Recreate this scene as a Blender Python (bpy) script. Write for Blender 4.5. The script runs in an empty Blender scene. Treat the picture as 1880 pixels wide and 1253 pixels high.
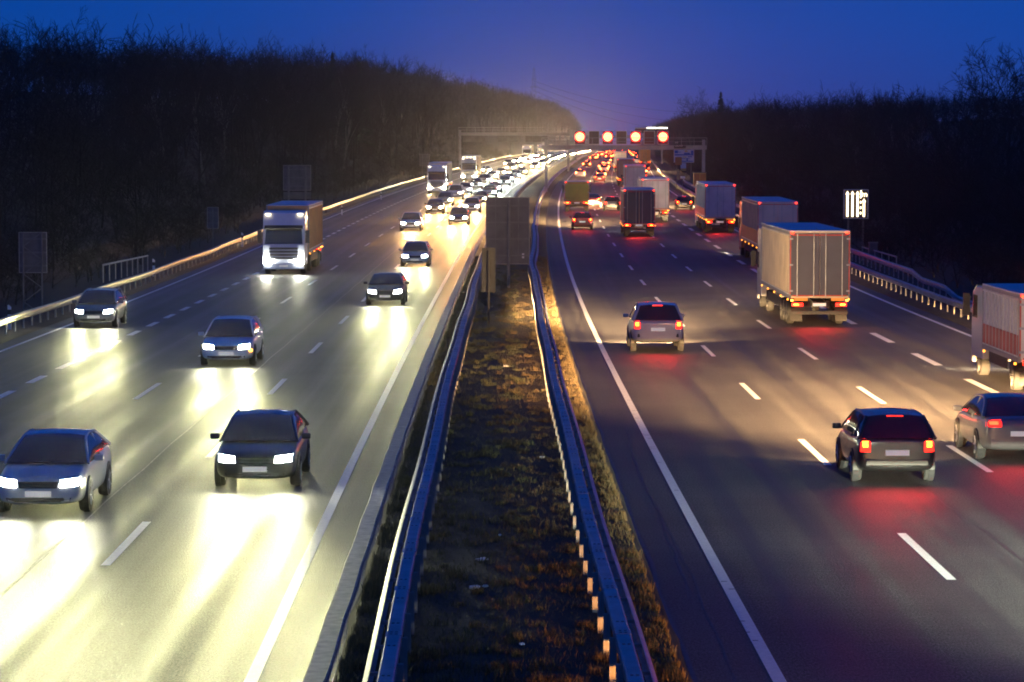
import bpy, bmesh, math, random
import numpy as np
from mathutils import Vector
from mathutils.bvhtree import BVHTree
random.seed(7); np.random.seed(7)
sc = bpy.context.scene
COL = sc.collection
R = math.radians

# ------------------------------------------------------------------ camera
CAM_H = 7.2
cd = bpy.data.cameras.new('camera'); cam = bpy.data.objects.new('camera', cd); COL.objects.link(cam)
cd.sensor_width = 36; cd.lens = 99.94; cd.clip_start = 0.5; cd.clip_end = 20000
cam.location = (0, 0, CAM_H); cam.rotation_euler = (R(90 - 3.725), 0, 0)
sc.camera = cam

# ------------------------------------------------------------------ dusk sky
SKY_STRENGTH = 0.125
world = bpy.data.worlds.new('World'); sc.world = world; world.use_nodes = True
wt = world.node_tree; bg = wt.nodes['Background']
def wn(t): return wt.nodes.new(t)
def wmath(op, a, b=None):
    q = wn('ShaderNodeMath'); q.operation = op
    for i, v in enumerate((a, b)):
        if v is None: continue
        if isinstance(v, (int, float)): q.inputs[i].default_value = v
        else: wt.links.new(v, q.inputs[i])
    return q.outputs[0]
tcw = wn('ShaderNodeTexCoord')
lift = wn('ShaderNodeVectorMath'); lift.operation = 'ADD'; lift.inputs[1].default_value = (0, 0, 0.45)
wt.links.new(tcw.outputs['Generated'], lift.inputs[0])
nrm = wn('ShaderNodeVectorMath'); nrm.operation = 'NORMALIZE'; wt.links.new(lift.outputs[0], nrm.inputs[0])
sky = wn('ShaderNodeTexSky'); sky.sky_type = 'NISHITA'; sky.sun_disc = False
sky.sun_elevation = R(-2.0); sky.sun_rotation = R(200); sky.ozone_density = 3; sky.air_density = 1.0; sky.dust_density = 0.3
wt.links.new(nrm.outputs[0], sky.inputs[0])
tint = wn('ShaderNodeMixRGB'); tint.blend_type = 'MULTIPLY'; tint.inputs[0].default_value = 1
tint.inputs[2].default_value = (0.30, 8.6, 18.5, 1)
wt.links.new(sky.outputs[0], tint.inputs[1])
# faint town glow low over the horizon at the end of the valley
sepw = wn('ShaderNodeSeparateXYZ'); wt.links.new(tcw.outputs['Generated'], sepw.inputs[0])
el = wmath('MAXIMUM', sepw.outputs[2], 0.0)
ge = wmath('EXPONENT', wmath('MULTIPLY', el, -42.0))
az = wmath('SUBTRACT', sepw.outputs[0], 0.045)
ga = wmath('EXPONENT', wmath('MULTIPLY', wmath('MULTIPLY', az, az), -60.0))
glow = wmath('MULTIPLY', ge, wmath('MULTIPLY', ga, wmath('GREATER_THAN', sepw.outputs[1], 0.0)))
gcol = wn('ShaderNodeMixRGB'); gcol.blend_type = 'ADD'; gcol.inputs[2].default_value = (0.95, 0.16, 0.40, 1)
wt.links.new(glow, gcol.inputs[0]); wt.links.new(tint.outputs[0], gcol.inputs[1])
# soft broken cloud in the dusk sky
cn = wn('ShaderNodeTexNoise'); cn.inputs['Scale'].default_value = 3.5; cn.inputs['Detail'].default_value = 4
mpw = wn('ShaderNodeMapping'); mpw.inputs['Scale'].default_value = (1, 1, 5)
wt.links.new(tcw.outputs['Generated'], mpw.inputs[0]); wt.links.new(mpw.outputs[0], cn.inputs['Vector'])
cr = wn('ShaderNodeMapRange'); cr.inputs[1].default_value = 0.3; cr.inputs[2].default_value = 0.7
cr.inputs[3].default_value = 0.94; cr.inputs[4].default_value = 1.05
wt.links.new(cn.outputs[0], cr.inputs[0])
cm = wn('ShaderNodeMixRGB'); cm.blend_type = 'MULTIPLY'; cm.inputs[0].default_value = 1
wt.links.new(gcol.outputs[0], cm.inputs[1]); wt.links.new(cr.outputs[0], cm.inputs[2])
wt.links.new(cm.outputs[0], bg.inputs[0]); bg.inputs[1].default_value = SKY_STRENGTH

# ------------------------------------------------------------------ exposure, sampling
vs = sc.view_settings; vs.view_transform = 'Standard'; vs.look = 'None'; vs.exposure = 0; vs.gamma = 1
cy = sc.cycles
cy.filter_width = 1.9
cy.use_denoising = True; cy.max_bounces = 4; cy.diffuse_bounces = 2; cy.glossy_bounces = 2; cy.transmission_bounces = 2
cy.volume_bounces = 0; cy.transparent_max_bounces = 4; cy.sample_clamp_indirect = 4; cy.caustics_reflective = False; cy.caustics_refractive = False
cy.use_light_tree = True; cy.light_sampling_threshold = 0.002

HEAD_W = 1.0      # overall strength of vehicle beams
# ------------------------------------------------------------------ road alignment (metres; Z = distance ahead of the bridge)
def cen(z):
    if z <= 540: return 0.4 - 0.011 * z + z * z / 21600.0
    return 0.4 - 5.94 + 13.5 + (z - 540) * 0.039
def dcen(z): return -0.011 + min(z, 540) / 10800.0
def elev(z):
    if z < 110: return 0.0
    if z < 200: return (z - 110) ** 2 * (0.01 / 180.0)
    if z < 800: return 0.45 + (z - 200) * 0.01
    return 6.45 + (min(z, 2600) - 800) * 0.004
def delev(z): return 0 if z < 110 else ((z - 110) / 9000.0 if z < 200 else (0.01 if z < 800 else 0.004))
def P(d, z, h=0.0): return (cen(z) + d, z, elev(z) + h)

# ------------------------------------------------------------------ materials
MATS = {}
def mat(name, col=(0.5, 0.5, 0.5), rough=0.6, metal=0.0, emit=None, estr=0.0, vary=0.12, vscale=6.0, bump=0.0, bscale=40.0, objcol=False, spec=0.5, coat=0.0):
    m = bpy.data.materials.new(name); m.use_nodes = True
    nt = m.node_tree; b = nt.nodes['Principled BSDF']
    b.inputs['Roughness'].default_value = rough; b.inputs['Metallic'].default_value = metal
    b.inputs['Specular IOR Level'].default_value = spec
    if coat: b.inputs['Coat Weight'].default_value = coat; b.inputs['Coat Roughness'].default_value = 0.08
    tc = nt.nodes.new('ShaderNodeTexCoord')
    n = nt.nodes.new('ShaderNodeTexNoise'); n.inputs['Scale'].default_value = vscale; n.inputs['Detail'].default_value = 5
    nt.links.new(tc.outputs['Object'], n.inputs['Vector'])
    mr = nt.nodes.new('ShaderNodeMapRange'); mr.inputs[1].default_value = 0.25; mr.inputs[2].default_value = 0.75
    mr.inputs[3].default_value = 1 - vary; mr.inputs[4].default_value = 1 + vary
    nt.links.new(n.outputs[0], mr.inputs[0])
    mx = nt.nodes.new('ShaderNodeMixRGB'); mx.blend_type = 'MULTIPLY'; mx.inputs[0].default_value = 1
    if objcol:
        oi = nt.nodes.new('ShaderNodeObjectInfo'); nt.links.new(oi.outputs['Color'], mx.inputs[1])
    else: mx.inputs[1].default_value = (*col, 1)
    nt.links.new(mr.outputs[0], mx.inputs[2]); nt.links.new(mx.outputs[0], b.inputs['Base Color'])
    r2 = nt.nodes.new('ShaderNodeMapRange'); r2.inputs[3].default_value = max(0.02, rough - 0.1 * (vary > 0)); r2.inputs[4].default_value = min(1, rough + 0.1 * (vary > 0))
    nt.links.new(n.outputs[0], r2.inputs[0]); nt.links.new(r2.outputs[0], b.inputs['Roughness'])
    if bump:
        nb = nt.nodes.new('ShaderNodeTexNoise'); nb.inputs['Scale'].default_value = bscale; nb.inputs['Detail'].default_value = 3
        nt.links.new(tc.outputs['Object'], nb.inputs['Vector'])
        bp = nt.nodes.new('ShaderNodeBump'); bp.inputs['Strength'].default_value = bump; bp.inputs['Distance'].default_value = 0.02
        nt.links.new(nb.outputs[0], bp.inputs['Height']); nt.links.new(bp.outputs[0], b.inputs['Normal'])
    if emit:
        b.inputs['Emission Color'].default_value = (*emit, 1); b.inputs['Emission Strength'].default_value = estr
        if estr > 5 and not name.startswith(('led', 'head')): m.cycles.emission_sampling = 'NONE'
    MATS[name] = m
    return m
def asphalt(name, base, warm, rough, spec):
    m = bpy.data.materials.new(name); m.use_nodes = True
    nt = m.node_tree; b = nt.nodes['Principled BSDF']
    def N(t): return nt.nodes.new(t)
    tc = N('ShaderNodeTexCoord'); uv = N('ShaderNodeUVMap'); uv.uv_map = 'road'
    g = N('ShaderNodeTexNoise'); g.inputs['Scale'].default_value = 13; g.inputs['Detail'].default_value = 4; g.inputs['Roughness'].default_value = 0.75
    mp = N('ShaderNodeMapping'); mp.inputs['Scale'].default_value = (2.2, 0.8, 1)
    nt.links.new(uv.outputs[0], mp.inputs[0]); nt.links.new(mp.outputs[0], g.inputs['Vector'])
    # wheel tracks and paving runs follow the lanes
    st = N('ShaderNodeTexNoise'); st.inputs['Scale'].default_value = 1.0; st.inputs['Detail'].default_value = 4
    mp2 = N('ShaderNodeMapping'); mp2.inputs['Scale'].default_value = (1.3, 0.012, 1)
    nt.links.new(uv.outputs[0], mp2.inputs[0]); nt.links.new(mp2.outputs[0], st.inputs['Vector'])
    bl = N('ShaderNodeTexNoise'); bl.inputs['Scale'].default_value = 0.22; bl.inputs['Detail'].default_value = 6
    nt.links.new(uv.outputs[0], bl.inputs['Vector'])
    tr = N('ShaderNodeTexNoise'); tr.inputs['Scale'].default_value = 1.0; tr.inputs['Detail'].default_value = 2
    mp3 = N('ShaderNodeMapping'); mp3.inputs['Scale'].default_value = (0.06, 4.5, 1)
    nt.links.new(uv.outputs[0], mp3.inputs[0]); nt.links.new(mp3.outputs[0], tr.inputs['Vector'])
    def rng(src, lo, hi, a=0.3, c=0.7):
        q = N('ShaderNodeMapRange'); q.inputs[1].default_value = a; q.inputs[2].default_value = c; q.inputs[3].default_value = lo; q.inputs[4].default_value = hi
        nt.links.new(src, q.inputs[0]); return q.outputs[0]
    def mul(a, c):
        q = N('ShaderNodeMath'); q.operation = 'MULTIPLY'; nt.links.new(a, q.inputs[0]); nt.links.new(c, q.inputs[1]); return q.outputs[0]
    f = mul(mul(rng(g.outputs[0], 0.0, 2.1, 0.34, 0.66), rng(st.outputs[0], 0.55, 1.45)), mul(rng(bl.outputs[0], 0.75, 1.25), rng(tr.outputs[0], 0.9, 1.1)))
    mx = N('ShaderNodeMixRGB'); mx.blend_type = 'MULTIPLY'; mx.inputs[0].default_value = 1; mx.inputs[1].default_value = (base * warm[0], base * warm[1], base * warm[2], 1)
    b.inputs['Specular IOR Level'].default_value = spec
    nt.links.new(f, mx.inputs[2]); nt.links.new(mx.outputs[0], b.inputs['Base Color'])
    nt.links.new(rng(st.outputs[0], rough - 0.12, rough + 0.12), b.inputs['Roughness'])
    bp = N('ShaderNodeBump'); bp.inputs['Strength'].default_value = 0.6; bp.inputs['Distance'].default_value = 0.02
    nt.links.new(g.outputs[0], bp.inputs['Height']); nt.links.new(bp.outputs[0], b.inputs['Normal'])
    MATS[name] = m; return m
asphalt('asphalt_left', 0.050, (1.0, 1.0, 0.92), 0.52, 0.30)
asphalt('asphalt_right', 0.055, (1.05, 1.0, 0.98), 0.60, 0.32)
mat('road_paint', (0.80, 0.80, 0.78), 0.50, vary=0.14, vscale=9, bump=0.2, bscale=60, spec=0.6)
mat('concrete', (0.46, 0.46, 0.42), 0.8, vary=0.35, vscale=5, bump=0.5, bscale=30)
mat('tar', (0.015, 0.015, 0.016), 0.5)
mat('seam', (0.30, 0.30, 0.27), 0.7, vary=0.5, vscale=3)
mat('soil', (0.045, 0.036, 0.024), 0.95, vary=0.5, vscale=0.8, bump=0.8, bscale=9)
mat('galvanised', (0.40, 0.42, 0.45), 0.50, metal=0.8, vary=0.35, vscale=2.2, bump=0.15, bscale=25)
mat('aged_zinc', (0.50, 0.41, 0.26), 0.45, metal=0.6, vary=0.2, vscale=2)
mat('zinc_post', (0.36, 0.34, 0.31), 0.6, metal=0.3, vary=0.2, vscale=8)
mat('bolt_dark', (0.02, 0.02, 0.025), 0.5)
mat('sign_back', (0.13, 0.125, 0.12), 0.65, metal=0.1, vary=0.35, vscale=1.4)
mat('sign_post', (0.17, 0.165, 0.155), 0.6, metal=0.2, vary=0.25, vscale=3)
mat('sign_dark', (0.045, 0.045, 0.042), 0.7, vary=0.3, vscale=3)
mat('sign_edge', (0.34, 0.32, 0.28), 0.55, vary=0.2)
mat('gantry_steel', (0.30, 0.30, 0.30), 0.55, metal=0.3, vary=0.15, vscale=1.0)
mat('sign_white', (0.75, 0.75, 0.72), 0.5); mat('sign_blue', (0.02, 0.12, 0.42), 0.45); mat('sign_yellow', (0.75, 0.50, 0.08), 0.5)
mat('sign_brown', (0.40, 0.16, 0.04), 0.5)
mat('sign_red', (0.5, 0.02, 0.02), 0.5); mat('panel_black', (0.02, 0.018, 0.018), 0.5); mat('frame_light', (0.7, 0.66, 0.6), 0.5)
mat('delineator_white', (0.75, 0.75, 0.75), 0.5); mat('delineator_black', (0.02, 0.02, 0.02), 0.6)
mat('litter_white', (0.8, 0.8, 0.76), 0.5, vary=0.2); mat('litter_blue', (0.25, 0.45, 0.6), 0.4)
mat('bark', (0.030, 0.027, 0.023), 0.95, vary=0.4, vscale=2.0, bump=0.4, bscale=12)
mat('birch_bark', (0.13, 0.125, 0.115), 0.9, vary=0.4, vscale=1.5)
mat('twig', (0.022, 0.019, 0.016), 0.95, vary=0.3, vscale=0.5)
mat('conifer', (0.018, 0.030, 0.018), 0.9, vary=0.4, vscale=1)
mat('woodland_floor', (0.016, 0.013, 0.010), 0.95, vary=0.5, vscale=0.15, bump=0.6, bscale=2)
mat('paint', rough=0.32, objcol=True, vary=0.04, coat=0.6)
mat('trailer_skin', rough=0.5, objcol=True, vary=0.22, vscale=0.9)
mat('trailer_roof', (0.55, 0.57, 0.6), 0.45, vary=0.1)
mat('glass_dark', (0.012, 0.014, 0.018), 0.08, vary=0.0, spec=0.8)
mat('rubber', (0.018, 0.018, 0.018), 0.8); mat('plastic_black', (0.02, 0.02, 0.022), 0.5)
mat('rim_alloy', (0.45, 0.45, 0.46), 0.35, metal=0.9); mat('chassis', (0.03, 0.03, 0.03), 0.7)
mat('chrome', (0.6, 0.6, 0.6), 0.2, metal=1.0)
mat('plate', (0.8, 0.8, 0.76), 0.5, emit=(1, 0.95, 0.85), estr=0.25, vary=0.03)  # weak emission stands in for light falling on the number plate
mat('head_cool', (0.8, 0.8, 0.8), 0.2, emit=(1.0, 1.0, 0.86), estr=450, vary=0)
mat('head_warm', (0.8, 0.8, 0.8), 0.2, emit=(1.0, 0.80, 0.45), estr=450, vary=0)
mat('head_white', (0.8, 0.8, 0.8), 0.2, emit=(0.92, 1.0, 0.98), estr=450, vary=0)
mat('head_far', (0.8, 0.8, 0.8), 0.2, emit=(1.0, 0.66, 0.30), estr=1500, vary=0)
mat('tail_red', (0.4, 0.01, 0.01), 0.25, emit=(1.0, 0.015, 0.008), estr=3.5, vary=0)
mat('tail_core', (0.4, 0.01, 0.01), 0.25, emit=(1.0, 0.03, 0.008), estr=12, vary=0)
mat('brake_lens', (0.4, 0.01, 0.01), 0.25, emit=(1.0, 0.018, 0.008), estr=5, vary=0)
mat('brake_red', (0.4, 0.01, 0.01), 0.25, emit=(1.0, 0.075, 0.006), estr=30, vary=0)
mat('brake_far', (0.4, 0.01, 0.01), 0.25, emit=(1.0, 0.07, 0.012), estr=120, vary=0)
mat('indicator', (0.5, 0.2, 0.02), 0.3, emit=(1.0, 0.36, 0.04), estr=9, vary=0)
mat('marker_warm', (0.7, 0.6, 0.4), 0.3, emit=(1.0, 0.82, 0.5), estr=8, vary=0)
mat('reflector_glow', (0.7, 0.25, 0.03), 0.4, emit=(1.0, 0.35, 0.05), estr=0.35, vary=0)  # returned headlight is put into the reflector as faint emission
mat('tape_white', (0.75, 0.72, 0.62), 0.4, vary=0.3, vscale=3)
mat('tape_red', (0.55, 0.05, 0.03), 0.4, vary=0.3, vscale=3)
mat('marker_amber', (0.6, 0.25, 0.03), 0.3, emit=(1.0, 0.32, 0.03), estr=5.5, vary=0)
mat('reflector_red', (0.6, 0.02, 0.02), 0.4)
mat('led_red', (0.1, 0.01, 0.01), 0.4, emit=(1.0, 0.03, 0.012), estr=60, vary=0)
mat('led_white', (0.3, 0.3, 0.3), 0.4, emit=(1.0, 0.42, 0.18), estr=3, vary=0)  # glowing disc stands for the overexposed digits inside the ring
mat('led_arrow', (0.3, 0.3, 0.3), 0.4, emit=(1.0, 0.80, 0.48), estr=5.0, vary=0)
mat('led_face', (0.16, 0.02, 0.02), 0.5); mat('led_brown', (0.09, 0.06, 0.045), 0.5)  # red housing colour holds the spill of the lit signal rings
mat('bright_frame', (0.8, 0.8, 0.8), 0.4, emit=(1.0, 0.9, 0.7), estr=10, vary=0)  # tops of the far gantry boards glow by emission, no lamp there

# grass with a colour for every blade
def grassmat(name, cols):
    m = bpy.data.materials.new(name); m.use_nodes = True; nt = m.node_tree; b = nt.nodes['Principled BSDF']
    ge_ = nt.nodes.new('ShaderNodeNewGeometry'); cr_ = nt.nodes.new('ShaderNodeValToRGB')
    e_ = cr_.color_ramp.elements
    while len(e_) < len(cols): e_.new(0.5)
    for i, c in enumerate(cols): e_[i].position = i / (len(cols) - 1); e_[i].color = (*c, 1)
    nt.links.new(ge_.outputs['Random Per Island'], cr_.inputs[0]); nt.links.new(cr_.outputs[0], b.inputs['Base Color'])
    b.inputs['Roughness'].default_value = 0.75
    MATS[name] = m
grassmat('grass_green', [(0.025, 0.035, 0.010), (0.05, 0.06, 0.02), (0.11, 0.10, 0.045), (0.035, 0.045, 0.012)])
grassmat('grass_dry', [(0.07, 0.045, 0.016), (0.12, 0.075, 0.028), (0.045, 0.04, 0.014), (0.17, 0.105, 0.045)])

# ------------------------------------------------------------------ mesh helpers
def newmesh(name, v, f, m=None, smooth=False):
    me = bpy.data.meshes.new(name); me.from_pydata([tuple(p) for p in v], [], f); me.update()
    if m: me.materials.append(MATS[m])
    if smooth: me.polygons.foreach_set('use_smooth', [True] * len(me.polygons))
    return me
def npmesh(name, V, F, m, n):
    """V (k,3) array; F (q,n) array of polygon indices"""
    me = bpy.data.meshes.new(name)
    V = np.asarray(V, dtype=np.float32); F = np.asarray(F, dtype=np.int32)
    me.vertices.add(len(V)); me.vertices.foreach_set('co', V.ravel())
    me.loops.add(F.size); me.loops.foreach_set('vertex_index', F.ravel())
    me.polygons.add(len(F)); me.polygons.foreach_set('loop_start', np.arange(0, F.size, n, dtype=np.int32))
    me.update(calc_edges=True); me.validate()
    me.materials.append(MATS[m]); return me
def link(name, me, parent=None, loc=None, rot=None):
    o = bpy.data.objects.new(name, me); COL.objects.link(o)
    if parent is not None: o.parent = parent
    if loc is not None: o.location = loc
    if rot is not None: o.rotation_euler = rot
    return o
def tag(o, label=None, cat=None, group=None, kind=None):
    if label: o['label'] = label
    if cat: o['category'] = cat
    if group: o['group'] = group
    if kind: o['kind'] = kind
    return o
def empty(name, loc=(0, 0, 0), rot=(0, 0, 0)):
    o = bpy.data.objects.new(name, None); COL.objects.link(o); o.location = loc; o.rotation_euler = rot; o.empty_display_size = 0.2
    return o
class MB:
    def __init__(s): s.v = []; s.f = []
    def add(s, vs_, fs):
        b = len(s.v); s.v += [tuple(p) for p in vs_]; s.f += [tuple(i + b for i in q) for q in fs]; return s
    def box(s, c, d, rz=0.0):
        x, y, z = c; a, b_, e = d[0] / 2, d[1] / 2, d[2] / 2
        ca, sa = math.cos(rz), math.sin(rz); pts = []
        for dz in (-e, e):
            for dx, dy in ((-a, -b_), (a, -b_), (a, b_), (-a, b_)):
                pts.append((x + dx * ca - dy * sa, y + dx * sa + dy * ca, z + dz))
        return s.add(pts, [(3, 2, 1, 0), (4, 5, 6, 7), (0, 1, 5, 4), (1, 2, 6, 5), (2, 3, 7, 6), (3, 0, 4, 7)])
    def tube(s, p, q, r0, r1=None, n=6):
        r1 = r0 if r1 is None else r1
        p, q = Vector(p), Vector(q); d = (q - p).normalized()
        a = d.orthogonal().normalized(); b_ = d.cross(a)
        pts = []
        for c, r in ((p, r0), (q, r1)):
            for k in range(n):
                t = 2 * math.pi * k / n; pts.append(c + (a * math.cos(t) + b_ * math.sin(t)) * r)
        fs = [(k, (k + 1) % n, n + (k + 1) % n, n + k) for k in range(n)] + [tuple(range(n - 1, -1, -1)), tuple(range(n, 2 * n))]
        return s.add(pts, fs)
    def prism(s, prof, y0, y1):
        """profile of (x,z) points extruded along y"""
        n = len(prof); pts = [(x, y0, z) for x, z in prof] + [(x, y1, z) for x, z in prof]
        return s.add(pts, [(k, (k + 1) % n, n + (k + 1) % n, n + k) for k in range(n)] + [tuple(range(n - 1, -1, -1)), tuple(range(n, 2 * n))])
    def sideprism(s, prof, x0, x1):
        """profile of (y,z) points extruded along x"""
        n = len(prof); pts = [(x0, y, z) for y, z in prof] + [(x1, y, z) for y, z in prof]
        return s.add(pts, [(k, (k + 1) % n, n + (k + 1) % n, n + k) for k in range(n)] + [tuple(range(n - 1, -1, -1)), tuple(range(n, 2 * n))])
    def slab(s, quad, t):
        """a four-cornered plate given thickness t along its normal"""
        q = [Vector(p) for p in quad]; nn = (q[1] - q[0]).cross(q[3] - q[0]).normalized() * t
        return s.add([p for p in q] + [p + nn for p in q], [(3, 2, 1, 0), (4, 5, 6, 7), (0, 1, 5, 4), (1, 2, 6, 5), (2, 3, 7, 6), (3, 0, 4, 7)])
    def mesh(s, name, m, bevel=0.0, smooth=False, seg=2):
        bm = bmesh.new(); vs_ = [bm.verts.new(p) for p in s.v]
        for f in s.f:
            try: bm.faces.new([vs_[i] for i in f])
            except ValueError: pass
        bmesh.ops.recalc_face_normals(bm, faces=bm.faces)
        if bevel: bmesh.ops.bevel(bm, geom=list(bm.edges), offset=bevel, segments=seg, affect='EDGES', profile=0.6)
        me = bpy.data.meshes.new(name); bm.to_mesh(me); bm.free()
        me.materials.append(MATS[m])
        if smooth: me.polygons.foreach_set('use_smooth', [True] * len(me.polygons))
        return me
    def obj(s, name, m, parent=None, bevel=0.0, smooth=False): return link(name, s.mesh(name, m, bevel, smooth), parent)
def tubes(Pa, Qa, r0, r1, n=3):
    """many tapered tubes at once -> verts, quads"""
    Pa, Qa = np.asarray(Pa, float), np.asarray(Qa, float); D = Qa - Pa
    D /= np.maximum(np.linalg.norm(D, axis=1, keepdims=True), 1e-6)
    ref = np.where(np.abs(D[:, 2:3]) < 0.9, np.array([[0, 0, 1.0]]), np.array([[1.0, 0, 0]]))
    A = np.cross(D, ref); A /= np.linalg.norm(A, axis=1, keepdims=True); B = np.cross(D, A)
    V = []
    for c, r in ((Pa, r0), (Qa, r1)):
        for k in range(n):
            t = 2 * math.pi * k / n
            V.append(c + (A * math.cos(t) + B * math.sin(t)) * np.asarray(r)[:, None])
    V = np.stack(V, 1); N = len(Pa); base = (np.arange(N) * 2 * n)[:, None]
    F = [base + np.array([[k, (k + 1) % n, n + (k + 1) % n, n + k]]) for k in range(n)]
    return V.reshape(-1, 3), np.concatenate(F, 0)
def sweep(prof, zs, closed=True, bump=None):
    """profile of (d,h) points carried along the road"""
    n = len(prof); v = []; f = []
    for z in zs:
        b_ = bump(z) if bump else (0, 0)
        for d, h in prof: v.append(P(d + b_[0], z, h + b_[1]))
    for i in range(len(zs) - 1):
        for k in range(n if closed else n - 1):
            a, b2 = i * n + k, i * n + (k + 1) % n
            f.append((a, b2, b2 + n, a + n))
    if closed:
        f.append(tuple(range(n - 1, -1, -1))); f.append(tuple(range((len(zs) - 1) * n, len(zs) * n)))
    return v, f
def frange(a, b, s):
    n = max(1, int(round((b - a) / s))); return [a + (b - a) * i / n for i in range(n + 1)]
def yaw(z): return -math.atan(dcen(z))
def text_mesh(body, size, m):
    c = bpy.data.curves.new('lettering', 'FONT'); c.body = body; c.size = size; c.extrude = 0.004; c.align_x = 'LEFT'
    o = bpy.data.objects.new('lettering', c); COL.objects.link(o)
    dg = bpy.context.evaluated_depsgraph_get(); me = bpy.data.meshes.new_from_object(o.evaluated_get(dg))
    bpy.data.objects.remove(o); me.materials.clear(); me.materials.append(MATS[m]); return me

# ------------------------------------------------------------------ terrain
def interp(x, xs, ys): return float(np.interp(x, xs, ys))
def hill(d, z):
    if d < 0: return interp(z, [0, 150, 300, 500, 1000, 1500, 2500, 4500], [1.5, 3.0, 5.2, 8.5, 13.5, 19, 27, 32])
    return interp(z, [0, 150, 300, 500, 1000, 1500, 2500, 4500], [-1.0, -1.0, 0.6, 2.5, 6, 8, 12, 20])
def wob(x, y): return math.sin(x * 0.071 + 1.3) * math.cos(y * 0.043 + 0.6) + 0.6 * math.sin(x * 0.19 + y * 0.11)
def ground_h(d, z):
    a = abs(d)
    if a <= 2.45: return elev(z) + 0.02
    if a < 19.45: return elev(z) - 0.12
    if a < 21.5: return elev(z) + 0.0
    t = min(1, max(0, (a - 21.5) / 4)); dip = -0.35 * t
    s = min(1, max(0, (a - 25) / 22)); s = s * s * (3 - 2 * s)
    far = max(0.0, min(a, 260) - 32) * 0.05
    return elev(z) + dip + hill(d, z) * s + far + wob(d, z) * 0.7 * s
GD = [-3000, -1600, -900, -500, -320, -240, -190, -150, -120, -100, -84, -72, -62, -54, -48, -43, -39, -35, -32, -29, -27, -25, -23, -21.4, -20, -19.46, -19.4, -2.5, -2.44, -1.8, -1, 0, 1, 1.8, 2.36, 2.42, 2.5]
GD = GD + [-d for d in reversed(GD[:27])]
GD = sorted(set(GD))
GZ = frange(-80, 200, 5) + frange(210, 700, 10)[0:] + frange(725, 2000, 25) + frange(2100, 6000, 150)
gv = []; gf = []
for z in GZ:
    for d in GD: gv.append((cen(z) + d, z, ground_h(d, z)))
n = len(GD)
for i in range(len(GZ) - 1):
    for k in range(n - 1): a = i * n + k; gf.append((a, a + 1, a + n + 1, a + n))
ground = link('ground', newmesh('ground', gv, gf, 'woodland_floor', smooth=True)); tag(ground, kind='structure')
# soil of the central reservation, a slightly crowned strip
v, f = sweep([(-2.52, 0.0), (-2.3, 0.05), (-1.2, 0.09), (0, 0.12), (1.2, 0.09), (2.25, 0.05), (2.44, 0.0)], frange(-60, 700, 2), closed=False,
             bump=lambda z: (0.03 * math.sin(z * 1.7) + 0.02 * math.sin(z * 4.1), 0.01 * math.sin(z * 2.3)))
tag(link('central_reservation', newmesh('central_reservation', v, f, 'soil', smooth=True)), kind='structure')
for nm, a, b_ in (('left_verge', -21.6, -19.35), ('right_verge', 19.35, 21.6)):
    v, f = sweep([(a, 0.03), ((a + b_) / 2, 0.06), (b_, 0.02)], frange(-60, 900, 4), closed=False)
    tag(link(nm, newmesh(nm, v, f, 'soil', smooth=True)), kind='structure')

# ------------------------------------------------------------------ carriageways and markings
def roadsheet(name, d0, d1, m):
    zs = frange(-60, 800, 4) + frange(820, 2600, 20); ds = np.linspace(d0, d1, 9)
    v = []; f = []; uvs = []
    for z in zs:
        for d in ds: v.append(P(d, z, 0)); uvs.append((d, z))
    k = len(ds)
    for i in range(len(zs) - 1):
        for j in range(k - 1): a = i * k + j; f.append((a, a + 1, a + k + 1, a + k))
    me = newmesh(name, v, f, m, smooth=True); ul = me.uv_layers.new(name='road')
    for lp in me.loops: ul.data[lp.index].uv = uvs[lp.vertex_index]
    return tag(link(name, me), kind='structure')
road_l = roadsheet('left_carriageway', -19.4, -2.5, 'asphalt_left')
road_r = roadsheet('right_carriageway', 2.42, 19.4, 'asphalt_right')
def strip(name, road, d, w, z0, z1, m='road_paint', h=0.004, wig=None):
    v = []; f = []
    zs = frange(z0, z1, 3 if z1 < 900 else 6)
    for z in zs:
        o = wig(z) if wig else 0
        v += [P(d - w / 2 + o, z, h), P(d + w / 2 + o, z, h)]
    for i in range(len(zs) - 1): f.append((2 * i, 2 * i + 1, 2 * i + 3, 2 * i + 2))
    return link(name, newmesh(name, v, f, m), road)
E0 = 3.63
RL = [E0, E0 + 3.87, E0 + 7.4, E0 + 11.3, E0 + 15.0]
LL = [-E0, -(E0 + 3.5), -(E0 + 7.35), -(E0 + 11.5), -(E0 + 15.0)]
strip('edge_line', road_r, RL[0], 0.19, -60, 2000); strip('edge_line', road_r, RL[4], 0.19, -60, 2000)
strip('edge_line', road_l, LL[0], 0.19, -60, 2000); strip('edge_line', road_l, LL[4], 0.16, -60, 2000)
def dashes(road, d, w, length, period, z0, zmax, nm='lane_dash'):
    me = newmesh(nm, [(-w / 2, 0, 0), (w / 2, 0, 0), (w / 2, length, 0), (-w / 2, length, 0)], [(0, 1, 2, 3)], 'road_paint')
    z = z0
    while z < zmax:
        zc = z + length / 2
        link(nm, me, road, P(d, z, 0.005), (math.atan(delev(zc)), 0, yaw(zc))); z += period
    v = []; f = []
    while z < 1500:
        b_ = len(v); v += [P(d - w / 2, z, 0.006), P(d + w / 2, z, 0.006), P(d + w / 2, z + length, 0.006), P(d - w / 2, z + length, 0.006)]; f.append((b_, b_ + 1, b_ + 2, b_ + 3)); z += period
    tag(link('far_lane_dashes', newmesh('far_lane_dashes', v, f, 'road_paint'), road), kind='stuff')
dashes(road_r, RL[1], 0.17, 6, 18, 48.0 - 18 * 4, 420)
dashes(road_r, RL[2], 0.17, 6, 18, 46.5 - 18 * 4, 420)
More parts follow.
